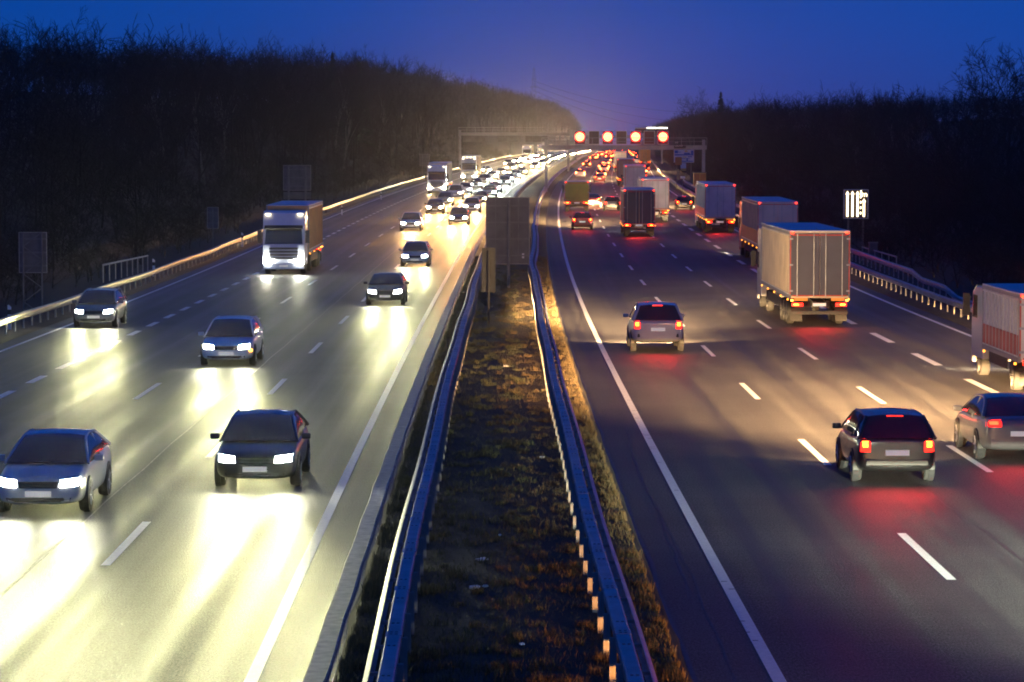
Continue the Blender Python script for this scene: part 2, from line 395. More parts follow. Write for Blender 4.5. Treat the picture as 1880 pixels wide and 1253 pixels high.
dashes(road_r, RL[3], 0.28, 6, 12, 73.6 - 12 * 10, 420, 'block_dash')
dashes(road_l, LL[1], 0.17, 6, 18, 49.7 - 18 * 5, 420)
dashes(road_l, LL[2], 0.17, 6, 18, 84 - 18 * 7, 420)
dashes(road_l, LL[3], 0.26, 3, 6, 84 - 6 * 20, 360, 'block_dash')
# paving joint, concrete gutter, transverse joint, tar edges and cracks
strip('paving_joint', road_l, -(E0 + 4.75), 0.035, -40, 600, 'seam', 0.003, lambda z: 0.02 * math.sin(z * 0.6))
v, f = sweep([(-2.92, 0.006), (-2.9, 0.02), (-2.62, 0.022), (-2.56, -0.03)], frange(-40, 360, 2), closed=False, bump=lambda z: (0.012 * math.sin(z * 2.1), 0.003 * math.sin(z * 5)))
link('gutter', newmesh('gutter', v, f, 'concrete'), road_l)
strip('tar_edge', road_r, 2.47, 0.07, -40, 400, 'tar', 0.004, lambda z: 0.03 * math.sin(z * 1.3) + 0.02 * math.sin(z * 3.7))
strip('tar_edge', road_l, -2.55, 0.06, -40, 400, 'tar', 0.004, lambda z: 0.03 * math.sin(z * 1.1) + 0.02 * math.sin(z * 3.1))
mb = MB()
for zz, dd0, dd1 in ((87.0, -2.6, -9.5), (87.5, -2.6, -9.5)):
    mb.add([P(dd0, zz, 0.003), P(dd1, zz, 0.003), P(dd1, zz + 0.09, 0.003), P(dd0, zz + 0.09, 0.003)], [(0, 1, 2, 3)])
mb.obj('transverse_joint', 'tar', road_l)
def crack(d, z0, z1, amp, w):
    rs = random.Random(int(z0 * 10)); x = d; zs = frange(z0, z1, 0.35); v = []; f = []
    for z in zs:
        x += rs.uniform(-1, 1) * amp; ww = w * rs.uniform(0.4, 1.3)
        v += [P(x - ww / 2, z, 0.003), P(x + ww / 2, z, 0.003)]
    for i in range(len(zs) - 1): f.append((2 * i, 2 * i + 1, 2 * i + 3, 2 * i + 2))
    link('crack', newmesh('crack', v, f, 'tar'), road_r)
crack(9.0, 40, 62, 0.04, 0.05); crack(12.2, 70, 100, 0.05, 0.05); crack(3.0, 38, 58, 0.02, 0.02); crack(2.9, 46, 75, 0.03, 0.025)
rs = random.Random(3)
for k in range(26):      # worn scuffs across the inner edge line
    z = rs.choice([rs.uniform(36, 48), rs.uniform(60, 90), rs.uniform(95, 130)]); a = rs.uniform(-0.3, 0.3)
    mb = MB(); w = rs.uniform(0.05, 0.2); x0 = RL[0] - 0.1 + rs.uniform(-0.05, 0.12)
    mb.add([P(x0, z, 0.0065), P(x0 + w, z + a * w, 0.0065), P(x0 + w, z + a * w + 0.05, 0.0065), P(x0, z + 0.06, 0.0065)], [(0, 1, 2, 3)])
    mb.obj('tyre_scuff', 'tar', road_r)

# ------------------------------------------------------------------ guardrails
def railbump(z):
    return (0.10 * math.exp(-((z - 205) / 16.0) ** 2) - 0.16 * math.exp(-((z - 168) / 14.0) ** 2) + 0.02 * math.sin(z * 0.21), 0.012 * math.sin(z * 0.33 + 1))
def railbump_l(z):
    return (0.06 * math.exp(-((z - 120) / 16.0) ** 2) + 0.02 * math.sin(z * 0.19 + 2), 0.012 * math.sin(z * 0.29))
WB = [(0.0, 0.0), (0.03, 0.02), (0.075, 0.06), (0.08, 0.10), (0.03, 0.135), (0.03, 0.175), (0.08, 0.21), (0.075, 0.25), (0.03, 0.29), (0.0, 0.31)]
def wprofile(d, h0, side, t=0.006):
    outer = [(d + side * x, h0 + z) for x, z in WB]; inner = [(d + side * (x - t), h0 + z) for x, z in reversed(WB)]
    return outer + inner
post_me = MB().box((0, 0, 0.33), (0.10, 0.055, 0.78)).mesh('post', 'zinc_post')
low_post_me = MB().box((0, 0, 0.30), (0.06, 0.10, 0.70)).mesh('post', 'zinc_post')
brk_me = MB().box((0, 0, 0), (0.26, 0.05, 0.05)).box((0.0, 0, -0.09), (0.05, 0.045, 0.14)).mesh('spacer', 'galvanised')
def superrail(label, dbox, side, bump):
    root = empty('guardrail', P(dbox, 40, 0)); tag(root, label, 'guardrail', 'guardrails along the motorway')
    inv = Vector(root.location)
    def put(o): o.location = Vector(o.location) - inv; o.parent = root; return o
    zs = frange(10, 460, 2) + frange(470, 900, 10)[0:]
    w = 0.105
    v, f = sweep([(dbox - w, 0.63), (dbox + w, 0.63), (dbox + w, 0.76), (dbox + w - 0.02, 0.775), (dbox - w + 0.02, 0.775), (dbox - w, 0.76)], zs, bump=bump)
    bx = put(link('box_beam', newmesh('box_beam', v, f, 'galvanised')))
    # bolt slots on the top of the beam, every joint four metres apart
    mb = MB(); z = 30.0
    while z < 200:
        for dz, n2 in ((0, 2), (0.16, 2), (0.9, 1), (3.1, 1)):
            b_ = bump(z + dz)
            for sx in (-0.035, 0.035):
                mb.box(P(dbox + sx + b_[0], z + dz, 0.7790 + b_[1]), (0.04, 0.05, 0.006))
        z += 4.0
    sl = MB(); z = 30.0
    while z < 160:
        b_ = bump(z); x_, y_, zz_ = P(dbox + b_[0], z + .08, .703 + b_[1]); sl.box((x_, y_, zz_), (.222, .34, .150), yaw(z)); z += 4.0
    tag(sl.obj('joint_sleeves', 'galvanised', bx), kind='stuff')
    o = mb.obj('bolt_slots', 'bolt_dark', bx); tag(o, kind='stuff')
    dw = dbox + side * 0.24
    v, f = sweep(wprofile(dw, 0.36, side), zs, bump=bump)
    put(link('w_beam', newmesh('w_beam', v, f, 'galvanised')))
    z = 24.0
    while z < 240:
        b_ = bump(z); put(link('post', post_me, None, P(dbox - side * 0.135 + b_[0], z, 0.0)))
        put(link('spacer', brk_me, None, P(dbox + side * 0.14 + b_[0], z, 0.60 + b_[1]))); z += 2.0
    mb = MB()
    while z < 520: mb.box(P(dbox - side * 0.07 + bump(z)[0], z, 0.33), (0.10, 0.055, 0.6)); z += 2.0
    tag(put(mb.obj('far_posts', 'zinc_post')), kind='stuff')
    return root
superrail('blue-lit steel guardrail on the left side of the central reservation', -1.65, -1, railbump_l)
superrail('blue-lit steel guardrail on the right side of the central reservation', 1.43, 1, railbump)
def simplerail(label, d, side, z0, z1, h0=0.44, drop_end=None, m='galvanised'):
    root = empty('guardrail', P(d, max(z0, 60), 0)); tag(root, label, 'guardrail', 'guardrails along the motorway'); inv = Vector(root.location)
    def hb(z):
        dz = 0.02 * math.sin(z * 0.23) ; dx = 0.06 * math.sin(z * 0.045) + 0.02 * math.sin(z * 0.21)
        if drop_end:
            for za, drop in drop_end: dz -= drop * min(1, max(0, (za - z) / 4.0))
        return (dx, dz)
    v, f = sweep(wprofile(d, h0, side), frange(z0, z1, 2 if z1 < 900 else 3), bump=hb)
    o = link('w_beam', newmesh('w_beam', v, f, m), root); o.location = -inv
    z = z0
    while z < min(z1, 420):
        b_ = hb(z); pl = MB  # one post
        q = link('post', low_post_me, root, Vector(P(d - side * 0.05 + b_[0], z, h0 - 0.42 + b_[1] * 0.9)) - inv); z += 2.0
    mb = MB()
    while z < min(z1, 640): mb.box(P(d - side * 0.05, z, h0 - 0.1), (0.06, 0.1, 0.6)); z += 2.0
    if mb.v: o = mb.obj('far_posts', 'zinc_post', root); o.location = -inv; tag(o, kind='stuff')
    return root
simplerail('long golden guardrail along the outer left road edge', -19.95, 1, 30, 1000, m='aged_zinc')
simplerail('lower steel guardrail beside the right edge line', 20.15, -1, 30, 1000)
simplerail('higher second guardrail with stepped down end behind the right one', 21.3, -1, 116, 420, 0.86, ((150, 0.28), (138, 0.30)))

# ------------------------------------------------------------------ grass and litter on the reservation
def blades(name, m, nblade, zlo, zhi, dfun, hmin, hmax, hang=0.5, clump=5.0):
    rg = np.random.default_rng(len(name) + nblade)
    z = zlo + (zhi - zlo) * rg.random(nblade) ** 1.7
    d = dfun(rg, nblade)
    cz, cd_ = rg.random((900, 1)) , rg.random((900, 1))           # tussocks: blades gather round random centres
    tz_ = zlo + (zhi - zlo) * cz[:, 0] ** 1.7; td = dfun(rg, 900); pick = rg.integers(0, 900, nblade); tus = rg.random(nblade) < .6
    sp_ = (.05 + .14 * rg.random(900))[pick]
    z = np.where(tus, tz_[pick] + rg.normal(size=nblade) * sp_, z); d = np.where(tus, td[pick] + rg.normal(size=nblade) * sp_, d)
    cl = np.where(tus, (.6 + .8 * rg.random(900))[pick], .35 + .4 * rg.random(nblade))
    keep = (d > -2.45) & (d < 2.34); z, d, cl = z[keep], d[keep], cl[keep]; n = len(z)
    h = (hmin + (hmax - hmin) * rg.random(n)) * np.clip(cl, 0.3, 1.3); w = 0.003 + 0.005 * rg.random(n)
    cx = np.array([cen(q) for q in z]); ez = np.array([elev(q) for q in z])
    bx_, by_, bz_ = cx + d, z, ez + 0.10 - 0.02 * np.abs(d)
    a = rg.random(n) * 2 * np.pi; lean = hang * (0.3 + rg.random(n)); la = rg.random(n) * 2 * np.pi
    px, py = np.cos(a) * w, np.sin(a) * w
    V = np.zeros((n, 5, 3))
    mx_, my_ = np.cos(la) * lean * h * 0.4, np.sin(la) * lean * h * 0.4
    V[:, 0] = np.stack([bx_ - px, by_ - py, bz_ - 0.03], 1); V[:, 1] = np.stack([bx_ + px, by_ + py, bz_ - 0.03], 1)
    V[:, 2] = np.stack([bx_ + px * 0.7 + mx_, by_ + py * 0.7 + my_, bz_ + h * 0.6], 1); V[:, 3] = np.stack([bx_ - px * 0.7 + mx_, by_ - py * 0.7 + my_, bz_ + h * 0.6], 1)
    V[:, 4] = np.stack([bx_ + mx_ * 2.4, by_ + my_ * 2.4, bz_ + h * 0.95], 1)
    base = (np.arange(n) * 5)[:, None]
    F = np.concatenate([base + [[0, 1, 2]], base + [[0, 2, 3]], base + [[3, 2, 4]]], 0)
    return link(name, npmesh(name, V.reshape(-1, 3), F, m, 3))
g = blades('green_grass', 'grass_green', 110000, 34, 190, lambda r, n: -2.4 + 2.9 * r.random(n) ** 1.6, 0.03, 0.17)
tag(g, 'rough green grass on the left half of the central reservation', 'grass', kind='stuff')
g = blades('dry_grass', 'grass_dry', 110000, 34, 190, lambda r, n: 2.30 - 2.6 * r.random(n) ** 1.5, 0.02, 0.14)
tag(g, 'dry straw coloured grass on the right half of the central reservation', 'grass', kind='stuff')
def litter(px, py, size, m, label, seed):
    z = 37580.0 / (py - 287); x = (px - 940) * z / 5219.0
    rs = random.Random(seed); bm = bmesh.new(); bmesh.ops.create_icosphere(bm, subdivisions=2, radius=size)
    for v_ in bm.verts:
        v_.co *= rs.uniform(0.55, 1.2); v_.co.z *= 0.45; v_.co.x *= 1.3
    me = bpy.data.meshes.new('litter'); bm.to_mesh(me); bm.free(); me.materials.append(MATS[m])
    o = link('litter', me, None, (x, z, elev(z) + 0.14), (0, 0, rs.uniform(0, 6))); tag(o, label, 'litter', 'litter on the central reservation')
litter(928, 681, 0.10, 'litter_white', 'farthest scrap of white litter in the reservation grass', 1)
litter(995, 853, 0.07, 'litter_white', 'small pale scrap of litter beside the right guardrail', 2)
litter(884, 1046, 0.09, 'litter_white', 'crumpled white plastic litter in the middle of the reservation', 3)
litter(872, 1099, 0.08, 'litter_white', 'crumpled white paper next to a blue wrapper', 4)
litter(890, 1097, 0.05, 'litter_blue', 'pale blue wrapper lying beside crumpled white paper', 5)
litter(958, 1207, 0.05, 'litter_blue', 'small bluish scrap nearest the camera in the reservation', 6)
litter(918, 1000, 0.05, 'litter_blue', 'tiny bluish scrap above the crumpled white plastic', 7)

# ------------------------------------------------------------------ vehicle lights
def beam(name, col, energy, leak, knee=0.05, power=3.1, cut=(-0.006, 0.014), spill=0.05, width=7.0):
    l = bpy.data.lights.new(name, 'SPOT'); l.energy = energy * HEAD_W; l.color = col; l.spot_size = R(150); l.spot_blend = 0.6; l.shadow_soft_size = 0.07
    l.use_nodes = True; n = l.node_tree; em = n.nodes['Emission']
    def M(op, a, b=None, c=None):
        q = n.nodes.new('ShaderNodeMath'); q.operation = op
        for i, v_ in enumerate((a, b, c)):
            if v_ is None: continue
            if isinstance(v_, (int, float)): q.inputs[i].default_value = v_
            else: n.links.new(v_, q.inputs[i])
        return q.outputs[0]
    tc = n.nodes.new('ShaderNodeTexCoord'); sp = n.nodes.new('ShaderNodeSeparateXYZ'); n.links.new(tc.outputs['Normal'], sp.inputs[0])
    az_ = M('MAXIMUM', M('ABSOLUTE', sp.outputs[2]), 0.05)
    below = M('MULTIPLY', M('DIVIDE', sp.outputs[1], az_), -1.0)
    u = M('DIVIDE', sp.outputs[0], az_)
    mr = n.nodes.new('ShaderNodeMapRange'); mr.interpolation_type = 'SMOOTHSTEP'; n.links.new(below, mr.inputs[0])
    mr.inputs[1].default_value = cut[0]; mr.inputs[2].default_value = cut[1]
    fall = M('DIVIDE', 1.0, M('ADD', 1.0, M('POWER', M('DIVIDE', M('MAXIMUM', below, 0.0001), knee), power)))
    nf = n.nodes.new('ShaderNodeMapRange'); nf.interpolation_type = 'SMOOTHSTEP'; n.links.new(below, nf.inputs[0])
    nf.inputs[1].default_value = 0.22; nf.inputs[2].default_value = 1.0; nf.inputs[3].default_value = 1.0; nf.inputs[4].default_value = 0.05
    fall = M('MULTIPLY', fall, nf.outputs[0])
    hz = M('EXPONENT', M('MULTIPLY', M('MULTIPLY', u, u), -width))
    s_ = M('ADD', M('MULTIPLY', M('MULTIPLY', mr.outputs[0], fall), M('ADD', M('MULTIPLY', hz, 1 - spill), spill)), leak)
    fw = n.nodes.new('ShaderNodeMapRange'); fw.interpolation_type = 'SMOOTHSTEP'; n.links.new(M('ABSOLUTE', sp.outputs[2]), fw.inputs[0])
    fw.inputs[1].default_value = 0.35; fw.inputs[2].default_value = 0.88; fw.inputs[3].default_value = 0.0; fw.inputs[4].default_value = 1.0
    n.links.new(M('MULTIPLY', s_, fw.outputs[0]), em.inputs['Strength'])
    return l
aw = dict(knee=0.06, cut=(0.004, 0.030), spill=0.002, width=14.0)
BEAM = {'cool': beam('low_beam_cool', (1.0, 0.98, 0.48), 7400, 0.020, spill=0.015), 'warm': beam('low_beam_warm', (1.0, 0.50, 0.15), 34000, 0.012, spill=0.02),
        'white': beam('low_beam_white', (0.88, 1.0, 0.84), 18000, 0.010, spill=0.02), 'far': beam('low_beam_far', (1.0, 0.70, 0.34), 80000, 0.02),
        'away': beam('low_beam_away', (1.0, 0.58, 0.24), 720000, 0.0013, **aw), 'away_white': beam('low_beam_away_white', (0.95, 1.0, 0.72), 380000, 0.0012, **dict(aw, width=22.0)), 'away_high': beam('low_beam_away_high', (1.0, 0.62, 0.28), 720000, 0.006, **aw),
        'amber': beam('low_beam_amber', (1.0, 0.38, 0.08), 42000, 0.0005, spill=0.10, width=3.0)}
def rearglow(name, col, energy):
    l = bpy.data.lights.new(name, 'AREA'); l.shape = 'RECTANGLE'; l.size = 1.4; l.size_y = 0.15; l.color = col; l.energy = energy; l.spread = R(150); return l
TGLOW = {'tail': rearglow('tail_lamp_light', (1, 0.03, 0.03), 26), 'brake': rearglow('brake_lamp_light', (1, 0.03, 0.03), 34)}

# ------------------------------------------------------------------ cars (heading +y, origin on the ground in the middle)
def wheel_parts(r, w):
    t = MB(); n = 20; prof = [(-w / 2, r * 0.66), (-w / 2, r * 0.94), (-w * 0.36, r), (w * 0.36, r), (w / 2, r * 0.94), (w / 2, r * 0.66)]
    v = []; f = []
    for k in range(n):
        a = 2 * math.pi * k / n
        for x, q in prof: v.append((x, q * math.cos(a), q * math.sin(a)))
    m_ = len(prof)
    for k in range(n):
        for j in range(m_ - 1): a, b_ = k * m_ + j, ((k + 1) % n) * m_ + j; f.append((a, b_, b_ + 1, a + 1))
    t.add(v, f); tyre = t.mesh('tyre', 'rubber', smooth=True)
    q = MB(); q.tube((-w * 0.36, 0, 0), (w * 0.36, 0, 0), r * 0.2, n=10)
    for k in range(5):
        a = 2 * math.pi * k / 5
        for sx in (-1, 1): q.tube((sx * w * 0.38, 0, 0), (sx * w * 0.42, math.cos(a) * r * 0.66, math.sin(a) * r * 0.66), r * 0.09, n=5)
    q.tube((-w * 0.28, 0, 0), (w * 0.28, 0, 0), r * 0.67, n=18)
    return tyre, q.mesh('rim', 'rim_alloy')
def loft(rings, m, name, sub=2):
    v = []; f = []; n = len(rings[0])
    for r_ in rings: v += r_
    for i in range(len(rings) - 1):
        for k in range(n): a, b_ = i * n + k, i * n + (k + 1) % n; f.append((a, b_, b_ + n, a + n))
    h = n // 2      # end caps as strips of quads so that they subdivide cleanly
    for base, flip in ((0, 1), ((len(rings) - 1) * n, 0)):
        for k in range(h):
            q = (base + k, base + k + 1, base + (n - k - 1) % n, base + (n - k) % n)
            q = tuple(dict.fromkeys(q)); f.append(q[::-1] if flip else q)
    bm = bmesh.new(); vv = [bm.verts.new(p) for p in v]
    for q in f:
        if len(q) > 2:
            try: bm.faces.new([vv[i] for i in q])
            except ValueError: pass
    bmesh.ops.recalc_face_normals(bm, faces=bm.faces)
    me = bpy.data.meshes.new(name); bm.to_mesh(me); bm.free()
    if sub:
        t = bpy.data.objects.new('temp', me); COL.objects.link(t); md = t.modifiers.new('s', 'SUBSURF'); md.levels = sub; md.render_levels = sub
        dg = bpy.context.evaluated_depsgraph_get(); me = bpy.data.meshes.new_from_object(t.evaluated_get(dg)); bpy.data.objects.remove(t); me.name = name
    me.materials.clear(); me.materials.append(MATS[m])
    me.polygons.foreach_set('use_smooth', [True] * len(me.polygons)); return me
# kind: length, width, roof height, lower-body stations (y, width factor, bottom, top), greenhouse (rear base y, rear roof y, front roof y, front base y), belt height
KINDS = {
 'saloon': (4.65, 1.84, 1.45, [(-2.33, .70, .40, .86), (-2.30, .90, .32, .98), (-2.1, .965, .26, 1.06), (-1.6, .99, .22, 1.07), (-0.9, 1, .20, 1.01), (0.3, 1, .19, .97), (1.0, .99, .19, .96), (1.6, .98, .20, .90), (2.0, .95, .21, .82), (2.26, .86, .23, .72), (2.33, .66, .28, .62)], (-1.95, -1.05, 0.05, 1.18), .96),
 'hatch': (4.25, 1.80, 1.50, [(-2.12, .74, .40, .92), (-2.10, .92, .32, 1.04), (-1.9, .975, .26, 1.08), (-1.5, .99, .22, 1.05), (-0.9, 1, .20, 1.01), (0.3, 1, .19, .98), (0.9, .99, .19, .98), (1.45, .98, .20, .92), (1.82, .95, .21, .84), (2.06, .86, .23, .73), (2.12, .66, .28, .62)], (-2.06, -1.62, 0.10, 1.20), .97),
 'estate': (4.75, 1.86, 1.52, [(-2.38, .76, .40, .92), (-2.36, .93, .32, 1.04), (-2.15, .975, .26, 1.08), (-1.6, .99, .22, 1.05), (-0.9, 1, .20, 1.01), (0.3, 1, .19, .98), (1.0, .99, .19, .97), (1.65, .98, .20, .91), (2.05, .95, .21, .83), (2.31, .86, .23, .73), (2.38, .66, .28, .62)], (-2.32, -1.92, 0.10, 1.22), .97),
 'suv': (4.7, 1.94, 1.74, [(-2.36, .78, .50, 1.06), (-2.33, .94, .42, 1.20), (-2.1, .98, .36, 1.23), (-1.6, .99, .32, 1.20), (-0.9, 1, .30, 1.16), (0.3, 1, .28, 1.13), (1.0, .99, .28, 1.12), (1.6, .98, .29, 1.07), (2.0, .95, .30, 1.00), (2.28, .87, .33, .90), (2.35, .70, .40, .76)], (-2.28, -1.90, 0.15, 1.24), 1.13),
}
def make_kind(kind):
    L, W, H, stn, gh, belt = KINDS[kind]; hw = W / 2; T = []   # (name, mesh, parent index or None, location)
    rings = []
    for y, wf, zl, zt in stn:
        w = hw * wf; dz = zt - zl
        half = [(0, zl), (w * .82, zl), (w * .96, zl + .10), (w, zl + dz * .45), (w * .985, zl + dz * .72), (w * .93, zt - .035), (w * .80, zt), (0, zt + .025)]
        rings.append([(x, y, z) for x, z in half] + [(-x, y, z) for x, z in reversed(half[1:-1])])
    T.append(('body', loft(rings, 'paint', 'body'), None, None))
    rb, rr, fr, fb = gh; bw = hw * .925; rw = hw * .70; zr = H - .05; zb = belt - .02
    zrb = [q for q in stn if q[0] <= rb + .15][-1][3] - .03
    FR = (-1, -.86, -.5, 0, .5, .86, 1); NS = 4; rows = []
    def row(y, z, base, bow):
        w0 = bw * (1 - .03 * (z - base) / max(.01, H - base)); k = (z - base) / max(.05, zr - base); wt_ = bw - (bw - rw) * k; r_ = []
        for q in range(NS): t = q / NS; r_.append((-(bw + (wt_ - bw) * t) - .035 * math.sin(math.pi * t) * k, y, base + (z - base) * t))
        for ff in FR: r_.append((ff * wt_, y + bow * (1 - ff * ff), z + (.05 - .05 * abs(ff) ** 3) * (.3 + .7 * k)))
        for q in range(NS - 1, -1, -1): t = q / NS; r_.append(((bw + (wt_ - bw) * t) + .035 * math.sin(math.pi * t) * k, y, base + (z - base) * t))
        return r_
    for i in range(6): t = i / 6; rows.append(row(fb + (fr - fb) * t, zb + .005 + (zr - zb) * (1 - (1 - t) ** 1.3), zb, .20 * (1 - t)))
    n1 = len(rows)
    for i in range(7): t = i / 6; rows.append(row(fr + (rr - fr) * t, zr + .03 * math.sin(math.pi * t), zb + (zrb - zb) * t, 0))
    n2 = len(rows) - 1
    for i in range(1, 6): t = i / 5; rows.append(row(rr + (rb - rr) * t, zr - (zr - zrb) * t ** 1.25, zrb, -.10 * t))
    nc = len(rows[0])
    def piece(nm, i0, i1, c0, c1, m, off=0.0):
        v = []; f = []; w_ = c1 - c0 + 1
        for i in range(i0, i1 + 1):
            for c in range(c0, c1 + 1): x, y, z = rows[i][c]; v.append((x, y, z + off))
        for i in range(i1 - i0):
            for c in range(w_ - 1): a = i * w_ + c; f.append((a, a + 1, a + w_ + 1, a + w_))
        return newmesh(nm, v, f, m, smooth=True)
    c0, c1 = NS, NS + len(FR) - 1
    T.append(('windscreen', piece('windscreen', 0, n1, c0, c1, 'glass_dark'), None, None))
    T.append(('rear_window', piece('rear_window', n2, len(rows) - 1, c0, c1, 'glass_dark'), None, None))
    T.append(('roof', piece('roof', n1, n2, c0, c1, 'paint'), None, None))
    for s in (-1, 1):
        a, b_ = (0, NS) if s < 0 else (c1, nc - 1)
        T.append(('side_window', piece('side_window', 0, len(rows) - 1, a, b_, 'glass_dark'), None, None))
        mb = MB(); edge = [rows[i][c0 if s < 0 else c1] for i in range(len(rows))]
        for i in range(len(edge) - 1): mb.tube(edge[i], edge[i + 1], .030 if i < n2 else .045, n=6)
        for yy in (.45 * fr + .55 * rr,):
            mb.tube((s * (bw + .004), yy + .05, zb), (s * (rw + .02), yy, zr), .028, n=5)
        if kind != 'saloon': mb.tube((s * bw, rr + .25, zrb - .02), (s * (rw + .03), rr + .28, zr), .05, n=5)
        T.append(('pillars', mb.mesh('pillars', 'paint'), None, None))
        mb = MB(); mb.box((s * (hw + .09), fb - .42, zb + .08), (.20, .11, .13)); T.append(('wing_mirror', mb.mesh('wing_mirror', 'paint', bevel=.03), None, None))
        for yy in (-L * .29, L * .30):
            r_ = .33 if kind != 'suv' else .37
            T.append(('wheel_arch', MB().tube((s * (hw - .12), yy, r_ + .02), (s * (hw + .004), yy, r_ + .02), r_ * 1.13, n=22).mesh('wheel_arch', 'plastic_black'), None, None))
    for x_ in (-.42, .18):
        c_ = NS + 3; p_ = Vector(rows[0][c_]); T.append(('wiper', MB().tube((x_ - .28, p_.y - .06, zb + .045), (x_ + .30, p_.y - .02, zb + .03), .014, n=5).mesh('wiper', 'plastic_black'), None, None))
    # wheels
    r_ = .33 if kind != 'suv' else .37; tyre, rim = wheel_parts(r_, .22)
    for yy in (-L * .29, L * .30):
        for s in (-1, 1): T.append(('wheel', None, None, (s * (hw - .095), yy, r_)))
    yb, yf = -L / 2, L / 2; zt_ = stn[2][3]; zh = stn[-2][3] - .04; zl = stn[-1][2]
    T.append(('bumper', MB().box((0, yb + .10, zt_ - .60), (W * .80, .20, .20)).mesh('bumper', 'plastic_black' if kind in ('suv', 'estate') else 'paint', bevel=.05), None, None))
    bme = T[0][1]; bvh = BVHTree.FromPolygons([v_.co for v_ in bme.vertices], [tuple(p.vertices) for p in bme.polygons])
    def surf(x, z, front):
        for xx in (x, x * .97, x * .94, x * .9, x * .85):
            h_ = bvh.ray_cast(Vector((xx, 6 if front else -6, z)), Vector((0, -1 if front else 1, 0)))
            if h_[0] is not None: return h_[0].y
        return yf - .4 if front else yb + .3
    def conform(quad, front, m, nm, proud=.014, nu=7, nv=4):
        """a lamp or grille that follows the curve of the body"""
        o_ = 1 if front else -1; v = []; f = []; a, b_, c_, d_ = quad
        for lay, dy in ((0, proud), (1, -.05)):
            for jv in range(nv):
                for iu in range(nu):
                    u, t = iu / (nu - 1), jv / (nv - 1)
                    x = (a[0] * (1 - u) + b_[0] * u) * (1 - t) + (d_[0] * (1 - u) + c_[0] * u) * t
                    z = (a[1] * (1 - u) + b_[1] * u) * (1 - t) + (d_[1] * (1 - u) + c_[1] * u) * t
                    edge = iu in (0, nu - 1) or jv in (0, nv - 1)
                    v.append((x, surf(x, z, front) + o_ * (dy if not (edge and lay == 0) else proud * .4), z))
        n0 = nu * nv
        for jv in range(nv - 1):
            for iu in range(nu - 1): q = jv * nu + iu; f.append((q, q + 1, q + nu + 1, q + nu))
        ring = [iu for iu in range(nu)] + [jv * nu + nu - 1 for jv in range(1, nv)] + [(nv - 1) * nu + iu for iu in range(nu - 2, -1, -1)] + [jv * nu for jv in range(nv - 2, 0, -1)]
        for k in range(len(ring)): p, q = ring[k], ring[(k + 1) % len(ring)]; f.append((p, q, q + n0, p + n0))
        me_ = newmesh(nm, v, f, m, smooth=True); return me_
    T.append(('plate', MB().box((0, surf(0, zt_ - .38, 0) - .012, zt_ - .38), (.52, .03, .12)).mesh('plate', 'plate'), None, None))
    T.append(('plate', MB().box((0, surf(0, zl + .17, 1) + .012, zl + .17), (.52, .03, .11)).mesh('plate', 'plate'), None, None))
    T.append(('grille', conform([(-.38, zh - .12), (.38, zh - .12), (.40, zh + .01), (-.40, zh + .01)], 1, 'plastic_black', 'grille', .01), None, None))
    T.append(('lower_grille', conform([(-.62, zl + .0), (.62, zl + .0), (.66, zl + .09), (-.66, zl + .09)], 1, 'plastic_black', 'lower_grille', .012), None, None))
    for s in (-1, 1):
        T.append(('headlight', conform([(s * .43, zh - .09), (s * .78, zh - .07), (s * .80, zh + .07), (s * .45, zh + .035)], 1, 'head_cool', 'headlight'), None, None))
        tall = kind in ('hatch', 'suv', 'estate'); ww, hh = (.36, .16) if not tall else (.22, .30); xo = hw * .90
        T.append(('tail_light', conform([(s * (xo - ww), zt_ - .06 - hh), (s * xo, zt_ - .06 - hh), (s * (xo - .02), zt_ - .07), (s * (xo - ww), zt_ - .05)], 0, 'tail_red', 'tail_light', .018), None, None))
        T.append(('lamp_core', conform([(s * (xo - ww * .80), zt_ - .06 - hh * .72), (s * (xo - ww * .16), zt_ - .06 - hh * .72), (s * (xo - ww * .2), zt_ - .06 - hh * .22), (s * (xo - ww * .80), zt_ - .06 - hh * .20)], 0, 'brake_red', 'lamp_core', .03), None, None))
    T.append(('high_brake_light', MB().box((0, rr - .03, zr + .015), (.36, .05, .03)).mesh('high_brake_light', 'tail_red'), None, None))
    return dict(L=L, parts=T, tyre=tyre, rim=rim, hz=stn[-2][3] - .06, tz=zt_ - .16, W=W)
PROTO = {k: make_kind(k) for k in KINDS}
def objmat(o, m):
    o.material_slots[0].link = 'OBJECT'; o.material_slots[0].material = MATS[m]
def lights_on(root, L, hz, tz, hx, head, tail, nspot, ltail):
    if nspot:
        for sx in ((-hx, hx) if nspot == 2 else (0,)):
            o = bpy.data.objects.new('headlight_beam', BEAM[head]); COL.objects.link(o); o.parent = root; o.location = (sx, L / 2 + 0.06, hz); o.rotation_euler = (R(90), 0, 0)
    if ltail:
        o = bpy.data.objects.new('rear_lamp_glow', TGLOW[tail]); COL.objects.link(o); o.parent = root; o.location = (0, -L / 2 - 0.08, tz); o.rotation_euler = (R(-80), 0, 0)
HM = {'away_high': 'head_warm', 'far': 'head_far', 'amber': 'head_warm', 'away': 'head_warm', 'away_white': 'head_white', 'cool': 'head_cool', 'warm': 'head_warm', 'white': 'head_white'}
